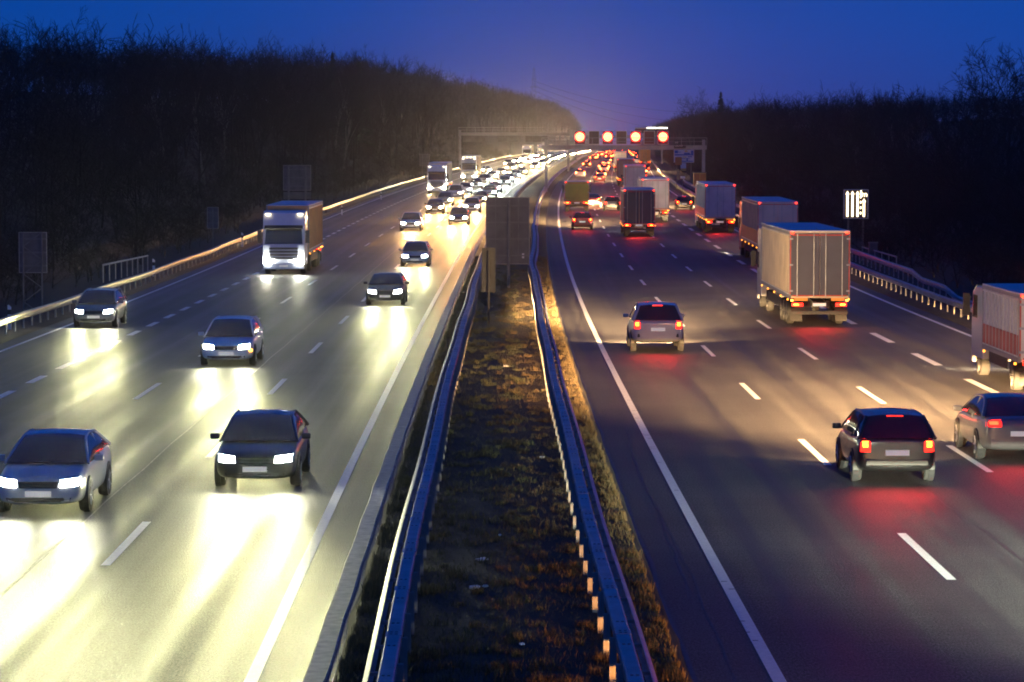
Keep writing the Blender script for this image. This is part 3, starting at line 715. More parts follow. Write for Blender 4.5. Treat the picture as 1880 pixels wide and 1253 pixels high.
def car(kind, d, z, toward, col, label, head='cool', tail='tail', nspot=2, ltail=True, group=None, dyaw=0.0, blink=None, name='car', cat='car', detail=2):
    """z is the distance of the end that faces the camera"""
    pr = PROTO[kind]; L = pr['L']; zc = z + L / 2
    rz = yaw(zc) + dyaw + (math.pi if toward else 0)
    root = empty(name, P(d, zc, 0.006), ((-1 if toward else 1) * math.atan(delev(zc)), 0, rz)); tag(root, label, cat, group)
    for nm, me, pi_, loc in pr['parts']:
        if nm == 'wheel':
            if detail == 0: continue
            w = link('wheel', pr['tyre'], root, loc)
            if detail == 2: link('rim', pr['rim'], w)
            continue
        if detail < 2 and nm == 'wiper': continue
        if detail == 0 and nm in ('wing_mirror', 'grille', 'lower_grille', 'plate', 'pillars'): continue
        o = link(nm, me, root); o.color = (*col, 1)
        if nm == 'headlight': objmat(o, HM[head])
        if toward and nm in ('tail_light', 'high_brake_light', 'lamp_core'): objmat(o, 'reflector_red')
        elif nm == 'lamp_core': objmat(o, 'brake_far' if detail == 0 else 'brake_red' if tail == 'brake' else 'tail_core')
        elif nm in ('tail_light', 'high_brake_light'): objmat(o, 'brake_far' if detail == 0 else 'brake_lens' if tail == 'brake' else 'tail_red')
    if blink:
        link('indicator', MB().box((blink * (pr['W'] / 2 - .12), L / 2 - .16, pr['hz'] - .12), (.16, .12, .09)).mesh('indicator', 'indicator', bevel=.02), root)
    lights_on(root, L, pr['hz'], pr['tz'], 0.62, head, tail, nspot, ltail and not toward)
    return root

# ------------------------------------------------------------------ lorries
twheel, trim = wheel_parts(0.50, 0.30); trim.materials.clear(); trim.materials.append(mat('rim_steel', (0.10, 0.10, 0.10), 0.5, metal=0.5))
def build_cab(root, yf, h, col, head, sub):
    """cab whose front face is at y = yf; parts hang on the cab"""
    w = 2.48; c = MB()
    prof = [(yf - 2.25, .55), (yf - .05, .55), (yf, .75), (yf - .02, 1.75), (yf - .22, 2.75), (yf - .55, h - .12), (yf - .9, h), (yf - 2.25, h)]
    cab = c.sideprism(prof, -w / 2, w / 2).mesh('cab', 'paint', bevel=.05); o = link('cab', cab, root); o.color = (*col, 1)
    ws = MB().slab([(-1.12, yf + .0, 1.82), (1.12, yf + .0, 1.82), (1.06, yf - .20, 2.70), (-1.06, yf - .20, 2.70)], .02).mesh('windscreen', 'glass_dark'); link('windscreen', ws, o)
    vis = MB().slab([(-1.15, yf + .10, 2.72), (1.15, yf + .10, 2.72), (1.12, yf - .12, 2.92), (-1.12, yf - .12, 2.92)], .03).mesh('sun_visor', 'plastic_black'); link('sun_visor', vis, o)
    for k in range(4): link('grille', MB().box((0, yf + .012, .98 + k * .19), (1.7, .04, .12)).mesh('grille', 'plastic_black', bevel=.01), o)
    link('bumper', MB().box((0, yf - .02, .52), (2.44, .26, .38)).mesh('bumper', 'paint', bevel=.05), o).color = (*col, 1)
    link('plate', MB().box((0, yf + .12, .52), (.52, .02, .12)).mesh('plate', 'plate'), o)
    for s in (-1, 1):
        hl = link('headlight', MB().box((s * .95, yf + .10, .74), (.42, .08, .20)).mesh('headlight', 'head_cool', bevel=.03), root); objmat(hl, HM[head])
        link('marker_lamp', MB().box((s * .95, yf - .42, h - .18), (.30, .10, .07)).mesh('marker_lamp', 'marker_warm', bevel=.015), o)
        link('side_window', MB().slab([(s * 1.245, yf - .25, 1.85), (s * 1.245, yf - 1.2, 1.85), (s * 1.245, yf - 1.2, 2.6), (s * 1.245, yf - .42, 2.6)], .01).mesh('side_window', 'glass_dark'), o)
        link('wing_mirror', MB().box((s * 1.42, yf - .05, 2.25), (.22, .14, .75)).tube((s * 1.25, yf - .1, 2.5), (s * 1.4, yf - .08, 2.5), .02).mesh('wing_mirror', 'plastic_black'), o)
    return o
def build_box(root, y0, y1, z0, h, col, doors, rearcol, roofm='trailer_roof', curtain=True, stripe=None):
    w = 2.55
    bx = link('trailer', MB().box((0, (y0 + y1) / 2, (z0 + h) / 2), (w - .04, y1 - y0 - .06, h - z0)).mesh('trailer', 'trailer_skin'), root); bx.color = (*col, 1)
    link('trailer_roof', MB().box((0, (y0 + y1) / 2, h + .02), (w + .01, y1 - y0, .05)).mesh('trailer_roof', roofm), bx)
    mb = MB()
    for s in (-1, 1):
        mb.box((s * (w / 2 - .02), (y0 + y1) / 2, h - .06), (.06, y1 - y0, .10)); mb.box((s * (w / 2 - .02), (y0 + y1) / 2, z0 + .05), (.06, y1 - y0, .14))
        for yy in (y0 + .05, y1 - .05): mb.box((s * (w / 2 - .03), yy, (z0 + h) / 2), (.08, .1, h - z0))
    link('trailer_frame', mb.mesh('trailer_frame', 'gantry_steel'), bx)
    if curtain:
        for s in (-1, 1):
            mb = MB(); n = int((y1 - y0) / .62)
            for k in range(n): mb.box((s * (w / 2 - .005), y0 + .35 + k * .62, (z0 + h) / 2), (.03, .06, h - z0 - .3))
            link('curtain_straps', mb.mesh('curtain_straps', 'trailer_skin'), bx).color = (col[0] * .8, col[1] * .8, col[2] * .8, 1)
    if stripe:
        z_a, z_b, sc_ = stripe
        for s in (-1, 1):
            link('side_panel', MB().box((s * (w / 2 - .012), (y0 + y1) / 2, (z_a + z_b) / 2), (.03, y1 - y0 - .25, z_b - z_a)).mesh('side_panel', 'trailer_skin'), bx).color = (*sc_, 1)
    for s in (-1, 1):
        mb = MB(); xs = s * (w / 2 + .012)
        mb.box((xs, (y0 + y1) / 2, z0 + .16), (.008, y1 - y0 - .3, .05)); mb.box((xs, (y0 + y1) / 2, h - .16), (.008, y1 - y0 - .3, .05))
        link('contour_tape', mb.mesh('contour_tape', 'tape_white'), bx)
        k_ = max(2, int((y1 - y0) / 2.6))
        for k in range(k_): link('side_marker', MB().box((s * (w / 2 + .02), y0 + .5 + (y1 - y0 - 1.0) * k / (k_ - 1), z0 - .08), (.05, .13, .06)).mesh('side_marker', 'marker_amber'), bx)
        link('top_marker', MB().box((s * 1.16, y0 - .03, h - .05), (.12, .05, .05)).mesh('top_marker', 'tail_core'), bx)
    mb = MB()
    for s in (-1, 1): mb.box((s * 1.235, y0 - .012, (z0 + h) / 2), (.05, .008, h - z0 - .35))
    mb.box((0, y0 - .04, z0 + .10), (2.3, .008, .05)); mb.box((0, y0 - .04, h - .14), (2.3, .008, .05))
    link('contour_tape', mb.mesh('contour_tape', 'tape_red'), bx)
    for s in (-1, 1):
        for zz in (z0 + .3, (z0 + h) / 2, h - .3): link('hinge', MB().box((s * 1.20, y0 - .045, zz), (.14, .03, .07)).mesh('hinge', 'galvanised'), bx)
    for s in (-1, 1):
        dr = link('rear_door', MB().box((s * .62, y0 - .005, (z0 + h) / 2 + .02), (1.20, .06, h - z0 - .16)).mesh('rear_door', 'trailer_skin', bevel=.012), bx); dr.color = (*rearcol, 1)
        if doors:
            mb = MB()
            for q in (.25, .95): mb.tube((s * q, y0 - .06, z0 + .05), (s * q, y0 - .06, h - .08), .02, n=6)
            link('locking_bar', mb.mesh('locking_bar', 'galvanised'), dr)
    return bx
def build_rear(root, y0, tail, hw=1.15):
    link('underrun_bar', MB().box((0, y0 + .1, .58), (2.4, .12, .16)).mesh('underrun_bar', 'chassis', bevel=.02), root)
    for s in (-1, 1):
        o = link('tail_light', MB().box((s * .92, y0 + .02, .92), (.46, .08, .15)).mesh('tail_light', 'tail_red', bevel=.02), root); objmat(o, 'brake_red' if tail == 'brake' else 'tail_red')
        objmat(o, 'brake_lens' if tail == 'brake' else 'tail_red'); q = link('lamp_core', MB().box((s * .98, y0 - .03, .92), (.22, .05, .08)).mesh('lamp_core', 'brake_red', bevel=.015), o)
        if tail != 'brake': objmat(q, 'tail_core')
        link('indicator', MB().box((s * 1.16, y0 + .02, 1.10), (.10, .08, .08)).mesh('indicator', 'indicator', bevel=.01), root)
        link('rear_marker', MB().box((s * .78, y0 + .015, 1.14), (.56, .04, .12)).mesh('rear_marker', 'reflector_glow'), root)
        link('mudflap', MB().box((s * .95, y0 + .35, .48), (.5, .03, .55)).mesh('mudflap', 'rubber'), root)
    link('plate', MB().box((0, y0 - .01, .92), (.55, .03, .13)).mesh('plate', 'plate'), root)
def wheelset(root, ys, x=1.05, r=.50):
    for y in ys:
        for s in (-1, 1):
            w = link('wheel', twheel, root, (s * x, y, r)); link('rim', trim, w)
def lorry(d, z, toward, col, label, cabcol=(.6, .6, .6), rearcol=None, head='warm', tail='tail', nspot=2, L=16.5, h=4.0, stripe=None, doors=True, ltail=True, roof='trailer_roof', name='lorry', group=None, topbar=False, cabh=None):
    zc = z + L / 2
    root = empty(name, P(d, zc, 0.006), ((-1 if toward else 1) * math.atan(delev(zc)), 0, yaw(zc) + (math.pi if toward else 0)))
    tag(root, label, 'lorry' if name == 'lorry' else 'van', group)
    yf, yr = L / 2, -L / 2
    cab = build_cab(root, yf, cabh or min(3.75, h - .1), cabcol, head, None)
    cl = 2.9 if L > 12 else 2.35
    build_box(root, yr, yf - cl, 1.2 if L > 12 else .95, h, col, doors, rearcol or col, roof, stripe=stripe)
    link('chassis', MB().box((-.4, 0, .92), (.16, L - 1.2, .28)).box((.4, 0, .92), (.16, L - 1.2, .28)).mesh('chassis', 'chassis'), root)
    if L > 12: wheelset(root, [yf - 1.4, yf - 5.0, yr + 2.0, yr + 3.3, yr + 4.6])
    else: wheelset(root, [yf - 1.3, yr + 1.6], r=.42)
    for s in (-1, 1): link('side_guard', MB().box((s * 1.2, -.5, .78), (.05, L * .36, .42)).mesh('side_guard', 'chassis'), root)
    if topbar:
        for x in (-.9, -.3, .3, .9): link('roof_lamp', MB().box((x, yf - .95, (cabh or 3.75) + .12), (.28, .14, .14)).mesh('roof_lamp', 'marker_warm', bevel=.03), root)
    build_rear(root, yr, tail)
    lights_on(root, L, .80, .95, .95, head, tail, nspot, ltail)
    return root

# lane centres
RC = [5.55, 9.3, 13.05, 16.8]; LC = [-5.4, -9.05, -13.1, -16.9]
silver, white, black, navy = (.45, .46, .48), (.75, .75, .74), (.02, .02, .022), (.02, .03, .09)
red, grey, blue, green = (.35, .02, .02), (.16, .16, .17), (.03, .08, .25), (.05, .13, .06)
# ---- right carriageway, driving away
car('hatch', 8.55, 62, 0, black, 'nearest dark car driving away in the middle lane with glowing tail lights', 'away', 'brake')
car('suv', 5.6, 104, 0, silver, 'silver off-road car braking in the fast lane beside the central reservation', 'away_high', 'brake')
car('saloon', 12.1, 66.5, 0, grey, 'car at the right picture edge showing only its left tail light', 'away', 'tail')
lorry(16.85, 86, 0, (.72, .70, .62), 'white and red box lorry at the right edge of the picture', (.6, .6, .6), head='away', L=9.0, h=3.0, stripe=(1.1, 1.75, (.5, .03, .02)), cabh=2.9)
lorry(13.25, 120, 0, (.72, .62, .44), 'nearest articulated lorry with curtain side coloured as headlit cream and blue-lit roof', (.5, .5, .5), (.085, .085, .11), 'away', 'brake')  # headlit side and unlit back are put into the cream and dark colours
lorry(16.9, 180, 0, (.62, .45, .38), 'second lorry from the right edge with pale side and red lower panel', (.3, .05, .05), (.55, .48, .46), 'away', 'tail', stripe=(1.3, 2.2, (.4, .02, .02)))
lorry(16.9, 236, 0, (.72, .70, .60), 'third lorry in the shoulder lane with white box and red tail', (.6, .6, .6), (.60, .58, .56), 'away', 'brake', stripe=(1.3, 2.0, (.45, .02, .02)))
lorry(9.9, 228, 0, (.55, .45, .32), 'dark navy backed lorry braking in the middle lane', (.2, .2, .3), (.02, .018, .06), 'away_white', 'brake', h=3.75, roof='trailer_roof', L=10.5)
car('hatch', RC[0], 243, 0, red, 'small red car right behind the yellow-green box van', 'away', 'brake')
lorry(RC[0], 296, 0, (.45, .36, .03), 'box van with yellow-green back in the fast lane', (.6, .6, .6), (.34, .36, .03), 'away', 'brake', L=7.0, h=3.1, name='box_van', doors=False, cabh=2.7)
car('saloon', 7.4, 312, 0, (.3, .02, .02), 'red car seen just right of the yellow-green box van', 'away', 'brake')
car('estate', RC[1], 298, 0, grey, 'grey estate car in the middle lane in front of the dark navy lorry', 'away', 'tail')
lorry(12.5, 262, 0, (.72, .71, .68), 'white box lorry in the slow lane just beyond the dark navy lorry', (.6, .6, .6), (.62, .61, .60), 'away', 'brake', L=12.5)
lorry(13.0, 352, 0, (.62, .60, .56), 'tall grey lorry queueing ahead of the white box lorry', (.5, .5, .5), (.50, .50, .50), 'away', 'tail')
lorry(12.9, 425, 0, (.55, .18, .06), 'orange sided lorry ahead of the tall grey lorry', (.5, .1, .05), (.50, .30, .16), 'away', 'tail')
lorry(12.5, 560, 0, (.80, .72, .55), 'cream lorry beyond the signal gantry, farthest in the slow lane', (.5, .5, .5), (.75, .68, .52), 'away', 'tail')
car('saloon', 9.0, 450, 0, red, 'small red car far ahead alone in the middle lane', 'away', 'brake')
car('hatch', 16.9, 300, 0, black, 'dark car with one red light close to the right verge', 'away', 'brake')
lorry(18.0, 640, 0, (.75, .38, .08), 'bright orange backed lorry under the right end of the gantry', (.5, .2, .05), (.80, .40, .08), 'away', 'tail')
car('suv', 17.2, 540, 0, navy, 'dark van-like car directly behind the bright orange lorry', 'away', 'brake')
car('hatch', 15.9, 470, 0, red, 'red car between the orange sided lorry and the verge', 'away', 'brake')
rs = random.Random(11)
for k in range(44):
    lane = rs.choice([0, 0, 1, 1, 1, 2, 3]); z = 480 + 22 * k + rs.uniform(-9, 9)
    car(rs.choice(['saloon', 'hatch', 'estate']), RC[lane] + rs.uniform(-.4, .4), z, 0, rs.choice([red, grey, silver, black, white]), 'far car with red tail lights in the queue around and beyond the gantry',
        'away', 'brake', nspot=1 if k % 2 == 0 and k < 12 else 0, ltail=(k % 3 == 0 and k < 16), group='far cars driving away', detail=0)
# cars passing under the bridge: only their beams reach the picture
car('estate', 9.9, 27.5, 0, silver, 'car just below the lower right frame edge', 'away_white', 'tail', ltail=False)
car('saloon', 5.4, 4, 0, grey, 'car under the bridge in the fast lane', 'amber', 'tail', ltail=False)
# ---- left carriageway, coming towards the camera
car('saloon', -9.4, 56.5, 1, silver, 'nearest oncoming silver car at the left picture edge', 'cool')
car('saloon', -5.45, 61, 1, black, 'nearest oncoming dark car in the fast lane beside the reservation', 'cool')
car('estate', -9.55, 97, 1, white, 'oncoming white estate car with an orange indicator flashing', 'cool', blink=-1)
car('hatch', -17.3, 119, 1, grey, 'oncoming small car in the shoulder lane by the left guardrail', 'cool')
car('saloon', -5.85, 136, 1, black, 'oncoming dark car in the fast lane, second from the bridge', 'cool')
lorry(-13.35, 168, 1, (.72, .38, .14), 'oncoming lorry with blue-white cab and side coloured as orange-lit', (.62, .66, .75), head='cool', L=14.5, ltail=False)  # orange headlight on the trailer side is put into its colour
car('hatch', -6.0, 178, 1, silver, 'oncoming car in the fast lane directly behind the second dark car', 'cool')
car('estate', -5.4, 255, 1, grey, 'front car of the warm-lit cluster beside the big sign back', 'warm')
car('saloon', -8.9, 288, 1, black, 'left car of the warm-lit cluster in the middle lane', 'warm')
car('hatch', -5.3, 292, 1, silver, 'right car of the warm-lit cluster near the reservation', 'warm')
car('suv', -9.0, 345, 1, white, 'oncoming off-road car to the right of the white lorry cab', 'warm')
lorry(-12.75, 376, 1, (.85, .78, .62), 'oncoming lorry with pale cab left of the gantry leg', (.55, .60, .70), head='warm', ltail=False)
lorry(-12.4, 466, 1, (.80, .72, .60), 'oncoming lorry with a row of roof lamps', (.40, .42, .5), head='warm', ltail=False, topbar=True)
car('saloon', -5.3, 382, 1, white, 'oncoming white-lit car in the fast lane beyond the big sign back', 'white')
car('hatch', -8.7, 405, 1, grey, 'oncoming white-lit car left of its neighbour in the fast lane', 'white')
car('estate', -5.3, 425, 1, black, 'third oncoming white-lit car before the curve', 'white')
for k, (d, z) in enumerate(((-5.2, 590), (-9, 600), (-9.1, 560), (-5.3, 640), (-12.8, 640))):
    car(['saloon', 'hatch', 'suv'][k % 3], d, z, 1, grey, '%s oncoming car in the bunch of warm headlights on the bend' % ('second right', 'second left', 'front', 'rearmost right', 'rearmost left')[k], 'far', nspot=1, ltail=False, group='oncoming cars on the bend', detail=1)
for k, (d, z, hd) in enumerate(((-9.1, 318, 'warm'), (-5.4, 325, 'warm'), (-5.2, 356, 'warm'), (-8.9, 372, 'warm'), (-5.5, 452, 'white'), (-8.8, 440, 'white'), (-5.3, 484, 'white'), (-9.0, 476, 'far'), (-5.4, 520, 'far'), (-8.9, 512, 'far'), (-12.9, 540, 'far'), (-9.0, 240, 'warm'))):
    car(['hatch', 'saloon', 'estate'][k % 3], d, z, 1, [grey, black, silver, white][k % 4], 'oncoming car ' + ('in the middle lane left of the cluster pair', 'in the fast lane behind the cluster', 'in the fast lane level with the pale lorry', 'tucked beside the pale lorry', 'behind the third white-lit car', 'beside the third white-lit car', 'in the fast lane level with the roof lamp lorry', 'in the middle lane beside the roof lamp lorry', 'leading the bend bunch in the fast lane', 'leading the bend bunch in the middle lane', 'in the slow lane behind the roof lamp lorry', 'in the middle lane left of the cluster front car')[k], hd, nspot=1, ltail=False, group='oncoming cars before the bend', detail=1)
for k in range(80):
    lane = [0, 1, 0, 2, 1][k % 5]; z = 660 + 11.5 * k + rs.uniform(-8, 8)
    car(rs.choice(['saloon', 'hatch', 'estate']), LC[lane] + rs.uniform(-.4, .4), z, 1, rs.choice([grey, silver, black, white]), 'oncoming car in the far blazing string of headlights', 'far',
        nspot=1 if k % 4 == 0 else 0, ltail=False, group='far oncoming cars', detail=0)
lorry(-12.6, 760, 1, (.7, .6, .45), 'far oncoming lorry in the string of headlights left of the gantry signals', (.5, .5, .6), head='far', nspot=1, ltail=False)
lorry(-12.8, 900, 1, (.6, .6, .6), 'farthest oncoming lorry behind the gantry signals', (.4, .4, .5), head='far', nspot=1, ltail=False)

# ------------------------------------------------------------------ signs seen from behind
def at(px, z): return (px - 940) * z / 5219.0
def zy(py, z): return CAM_H - (py - 287) * z / 5219.0
def signback(label, x, z, w, ztop, zbot, posts, lattice=False, ribs=3, extra=None, panels=1):
    g0 = ground_h(x - cen(z), z) + 0.0
    root = empty('road_sign', (x, z, g0), (0, 0, yaw(z))); tag(root, label, 'road sign', 'road signs seen from behind')
    t, b_ = ztop - g0, zbot - g0
    pan = link('panel', MB().box((0, .06, (t + b_) / 2), (w, .03, t - b_)).mesh('panel', 'sign_back' if w > .7 else 'sign_dark', bevel=.006), root)
    mb = MB()
    for s in (-1, 1): mb.box((s * (w / 2 - .005), .05, (t + b_) / 2), (.03, .06, t - b_ + .02)); mb.box((0, .05, t if s > 0 else b_), (w - .03, .06, .03))
    link('rim', mb.mesh('rim', 'sign_edge' if w > .7 else 'sign_dark'), pan)
    for k in range(ribs):
        zz = b_ + (t - b_) * (k + .5) / ribs; link('rib', MB().box((0, .015, zz), (w - .06, .05, .07)).mesh('rib', 'sign_post' if w > .7 else 'sign_dark'), pan)
    for k, px_ in enumerate(posts):
        if lattice:
            continue
        link('post', MB().tube((px_, -.05, -.3), (px_, -.05, t - .12), .085 if w > 2 else .05, n=10).mesh('post', 'sign_post' if w > .7 else 'sign_dark'), root)
    if lattice:
        wl = .42
        for s in (-1, 1): link('post', MB().tube((s * wl, -.06, -.3), (s * wl, -.06, t), .04, n=6).mesh('post', 'sign_post'), root)
        n_ = 6
        for k in range(n_):
            za, zb_ = t * k / n_, t * (k + 1) / n_; s = 1 if k % 2 else -1
            link('brace', MB().tube((-s * wl, -.06, za), (s * wl, -.06, zb_), .025, n=5).mesh('brace', 'sign_post'), root)
    if panels == 2:
        for s in (-.28, .25): link('stiffener', MB().box((w * s, .01, (t + b_) / 2), (.05, .06, t - b_ - .1)).mesh('stiffener', 'sign_post'), pan)
    if extra:
        e0, e1, ew = extra; link('lower_panel', MB().box((0, .06, (e0 + e1) / 2 - g0), (ew, .03, e0 - e1)).mesh('lower_panel', 'sign_back'), root)
    return root
big = signback('big grey sign back on one thick post in the central reservation', at(932, 151), 151, 2.3, zy(363, 151), zy(485, 151), [0.05], ribs=4, panels=2)
link('sticker', MB().box((.82, .035, zy(470, 151) - big.location.z), (.11, .01, .26)).mesh('sticker', 'sign_white'), big)
signback('narrow tall sign back on a thin post in front of the big one', at(897, 120), 120, .56, zy(456, 120), zy(536, 120), [0.0], ribs=2)
signback('sign back on a lattice mast behind the left guardrail', at(60, 128), 128, 1.25, zy(427, 128), zy(501, 128), [], lattice=True)
signback('small sign back on a post, second along the left guardrail', at(391, 205), 205, .8, zy(381, 205), zy(420, 205), [0.0], ribs=2)
signback('large double-post sign back above the oncoming lorry', at(546, 268), 268, 2.6, zy(304, 268), zy(350, 268), [-.8, .8], ribs=3, extra=(zy(353, 268), zy(366, 268), 2.6))
signback('slim sign post just right of the double-post sign back', at(599, 290), 290, .25, zy(328, 290), zy(340, 290), [0.0], ribs=1)
signback('distant pale sign back left of the gantry leg', at(780, 500), 500, 1.7, zy(284, 500), zy(305, 500), [-.4, .4], ribs=2)
def delineator(px, z, label, d=None):
    x = at(px, z) if d is None else cen(z) + d; g0 = ground_h(x - cen(z), z)
    root = empty('delineator_post', (x, z, g0), (0, 0, yaw(z))); tag(root, label, 'delineator', 'white delineator posts')
    link('post', MB().prism([(-.07, -.2), (.07, -.2), (.07, .98), (-.03, 1.08), (-.07, 1.06)], -.05, .05).mesh('post', 'delineator_white', bevel=.01), root)
    link('black_band', MB().box((0, 0, .78), (.146, .106, .2)).mesh('black_band', 'delineator_black'), root)
delineator(16, 117, 'nearest white delineator post behind the left guardrail')
delineator(282, 165, 'second white delineator post, right of the small railing')
delineator(445, 208, 'third white delineator post behind the left guardrail')
delineator(628, 285, 'fourth white delineator post, above the golden guardrail')
delineator(700, 345, 'fifth white delineator post, before the first gantry leg')
delineator(1797, 118, 'white delineator post in front of the red and white lorry')
delineator(1253, 330, 'white delineator post below the small yellow sign')
# small railings beside the road
def railing(label, p0, p1, h, nbar):
    p0, p1 = Vector(p0), Vector(p1); root = empty('railing', p0); tag(root, label, 'railing'); dv = p1 - p0
    link('handrail', MB().tube((0, 0, h), dv + Vector((0, 0, h)), .045, n=8).mesh('handrail', 'zinc_post'), root)
    for k in range(nbar):
        q = dv * (k / (nbar - 1)); link('bar', MB().tube(q + Vector((0, 0, -.3)), q + Vector((0, 0, h)), .03, n=6).mesh('bar', 'zinc_post'), root)
railing('short pale railing behind the left guardrail', (at(189, 136), 136, zy(508, 136)), (at(271, 158), 158, zy(488, 158)), .55, 9)
railing('short railing beside the grey cabinet behind the right guardrails', (at(1646, 158), 158, zy(490, 158)), (at(1583, 180), 180, zy(470, 180)), .55, 6)
root = empty('roadside_cabinet', (at(1603, 172), 172, zy(480, 172))); tag(root, 'grey roadside cabinet behind the small right railing', 'cabinet')
link('housing', MB().box((0, 0, .55), (.5, .4, 1.1)).mesh('housing', 'sign_back', bevel=.02), root); link('lid', MB().box((0, 0, 1.13), (.56, .46, .06)).mesh('lid', 'sign_post'), root)
for s in (-1, 1): link('door', MB().box((s * .12, -.21, .55), (.22, .02, .95)).mesh('door', 'sign_back', bevel=.005), root)

# ------------------------------------------------------------------ lit lane sign on the right
LZ = 190; lx = at(1571, LZ)
g0 = ground_h(lx - cen(LZ), LZ)
root = empty('lane_sign', (lx, LZ, g0), (0, 0, 0.05)); tag(root, 'lit white arrow lane sign standing in the dark right of the lorries', 'lane sign')
zt, zb = zy(348, LZ) - g0, zy(402, LZ) - g0; w = 46 * LZ / 5219
hous = link('housing', MB().box((0, .12, (zt + zb) / 2), (w, .2, zt - zb)).mesh('housing', 'led_brown', bevel=.05), root)
fr = MB()
for s in (-1, 1): fr.box((s * (w / 2 - .03), .0, (zt + zb) / 2), (.05, .05, zt - zb - .02)); fr.box((0, .0, zt - .03 if s > 0 else zb + .03), (w - .11, .05, .05))
link('frame', fr.mesh('frame', 'frame_light', bevel=.01), hous)
for s in (-.5, .5): link('post', MB().tube((s, .15, -.4), (s, .15, zb + .1), .07, n=8).mesh('post', 'sign_post'), root)
def arrow(x, z0, z1, hw=.062, tip=.12):
    n_ = [(x - hw, z0), (x + hw, z0), (x + hw, z1 - .22), (x + tip, z1 - .22), (x, z1), (x - tip, z1 - .22), (x - hw, z1 - .22)]
    return MB().prism(n_, -.02, .03).mesh('lit_arrow', 'led_arrow')
for k, ax in enumerate((-.58, -.24, .10)): link('lit_arrow', arrow(ax, zb + .14, zt - .12), hous)
link('lit_arrow', arrow(.53, zb + .14, zt - .62), hous)
for k in range(4): link('lit_dot', MB().box((.31, .005, zb + .38 + k * .36), (.09, .05, .16)).mesh('lit_dot', 'led_arrow', bevel=.02), hous)
tm = text_mesh('m', .52, 'led_arrow'); q = link('lit_character', tm, hous, (.36, -.02, zt - .5), (R(90), 0, 0))
link('lit_bar', MB().box((.33, .005, zt - .26), (.10, .05, .34)).mesh('lit_bar', 'led_arrow', bevel=.01), hous)

# ------------------------------------------------------------------ gantries
def gantry(label, z, d0, d1, zbot, ztop, legs, rail_h=1.0, walkway=True, cat='gantry'):
    g = elev(z); root = empty('gantry', P(d0, z, 0), (0, 0, yaw(z))); tag(root, label, cat, 'gantries over the motorway')
    W_ = d1 - d0; zb_, zt_ = zbot - g, ztop - g
    for x in legs:
        link('leg', MB().box((x, 0, zt_ / 2 - .2), (.42, .5, zt_ + .4)).mesh('leg', 'gantry_steel', bevel=.03), root)
    link('beam', MB().box((W_ / 2, 0, zb_ + .3), (W_, .7, .55)).mesh('beam', 'gantry_steel', bevel=.03), root)
    hr = MB(); 
    for y in (-.55, .55):
        hr.tube((0, y, zb_ + .62 + rail_h), (W_, y, zb_ + .62 + rail_h), .04, n=6); hr.tube((0, y, zb_ + .62 + rail_h * .5), (W_, y, zb_ + .62 + rail_h * .5), .025, n=6)
    link('handrail', hr.mesh('handrail', 'gantry_steel'), root)
    n_ = int(W_ / 1.6)
    for k in range(n_ + 1): link('baluster', MB().box((W_ * k / n_, -.55, zb_ + .62 + rail_h / 2), (.06, .06, rail_h)).mesh('baluster', 'gantry_steel'), root)
    link('walkway', MB().box((W_ / 2, 0, zb_ + .60), (W_ - .1, 1.2, .05)).mesh('walkway', 'gantry_steel'), root)
    return root
GR = 384.0
gr = gantry('signal gantry over the right carriageway carrying four lit speed signals', GR, 1.0, 23.2, zy(276, GR), zy(257, GR), (0.6, 21.8), rail_h=1.0)
gl = gantry('bare gantry with handrail over the left carriageway seen from behind', 566.0, -19.6, 2.5, zy(250, 566), zy(240, 566), (0.3, 21.8), rail_h=1.0)
for k, px_ in enumerate((870, 935, 985)):
    link('sign_panel', MB().box((at(px_, 566) - gl.location.x, .5, zy(256, 566) - elev(566)), (4.4, .2, 1.2)).mesh('sign_panel', 'sign_back', bevel=.02), gl)
for k, px_ in enumerate((1023, 1033, 1043)):
    link('small_sign', MB().box((at(px_, 566) - gl.location.x, -.6, zy(254, 566) - elev(566)), (.5, .3, .7)).mesh('small_sign', 'frame_light'), gl)  # small signs at the median end of the left gantry
ring_me = None
def disc(name, r0, r1, y, m, n=28, t=.03):
    v = []; f = []
    for k in range(n):
        a = 2 * math.pi * k / n
        for r_, yy in ((r0, y), (r1, y), (r1, y + t), (r0, y + t)): v.append((r_ * math.cos(a), yy, r_ * math.sin(a)))
    for k in range(n):
        for j in range(4): a, b_ = k * 4 + j, ((k + 1) % n) * 4 + j; f.append((a, b_, k * 4 + (j + 1) % 4 + (0 if k < n - 1 else 0) if False else ((k + 1) % n) * 4 + (j + 1) % 4, k * 4 + (j + 1) % 4))
    return newmesh(name, v, f, m)
ring_me = disc('lit_ring', .43, .58, -.06, 'led_red'); inner_me = disc('glow_disc', .02, .40, -.05, 'led_white', t=.02)
dig_me = text_mesh('100', .42, 'led_red')
names = ['leftmost', 'second', 'third', 'rightmost']; dn = ['left', 'middle', 'right']
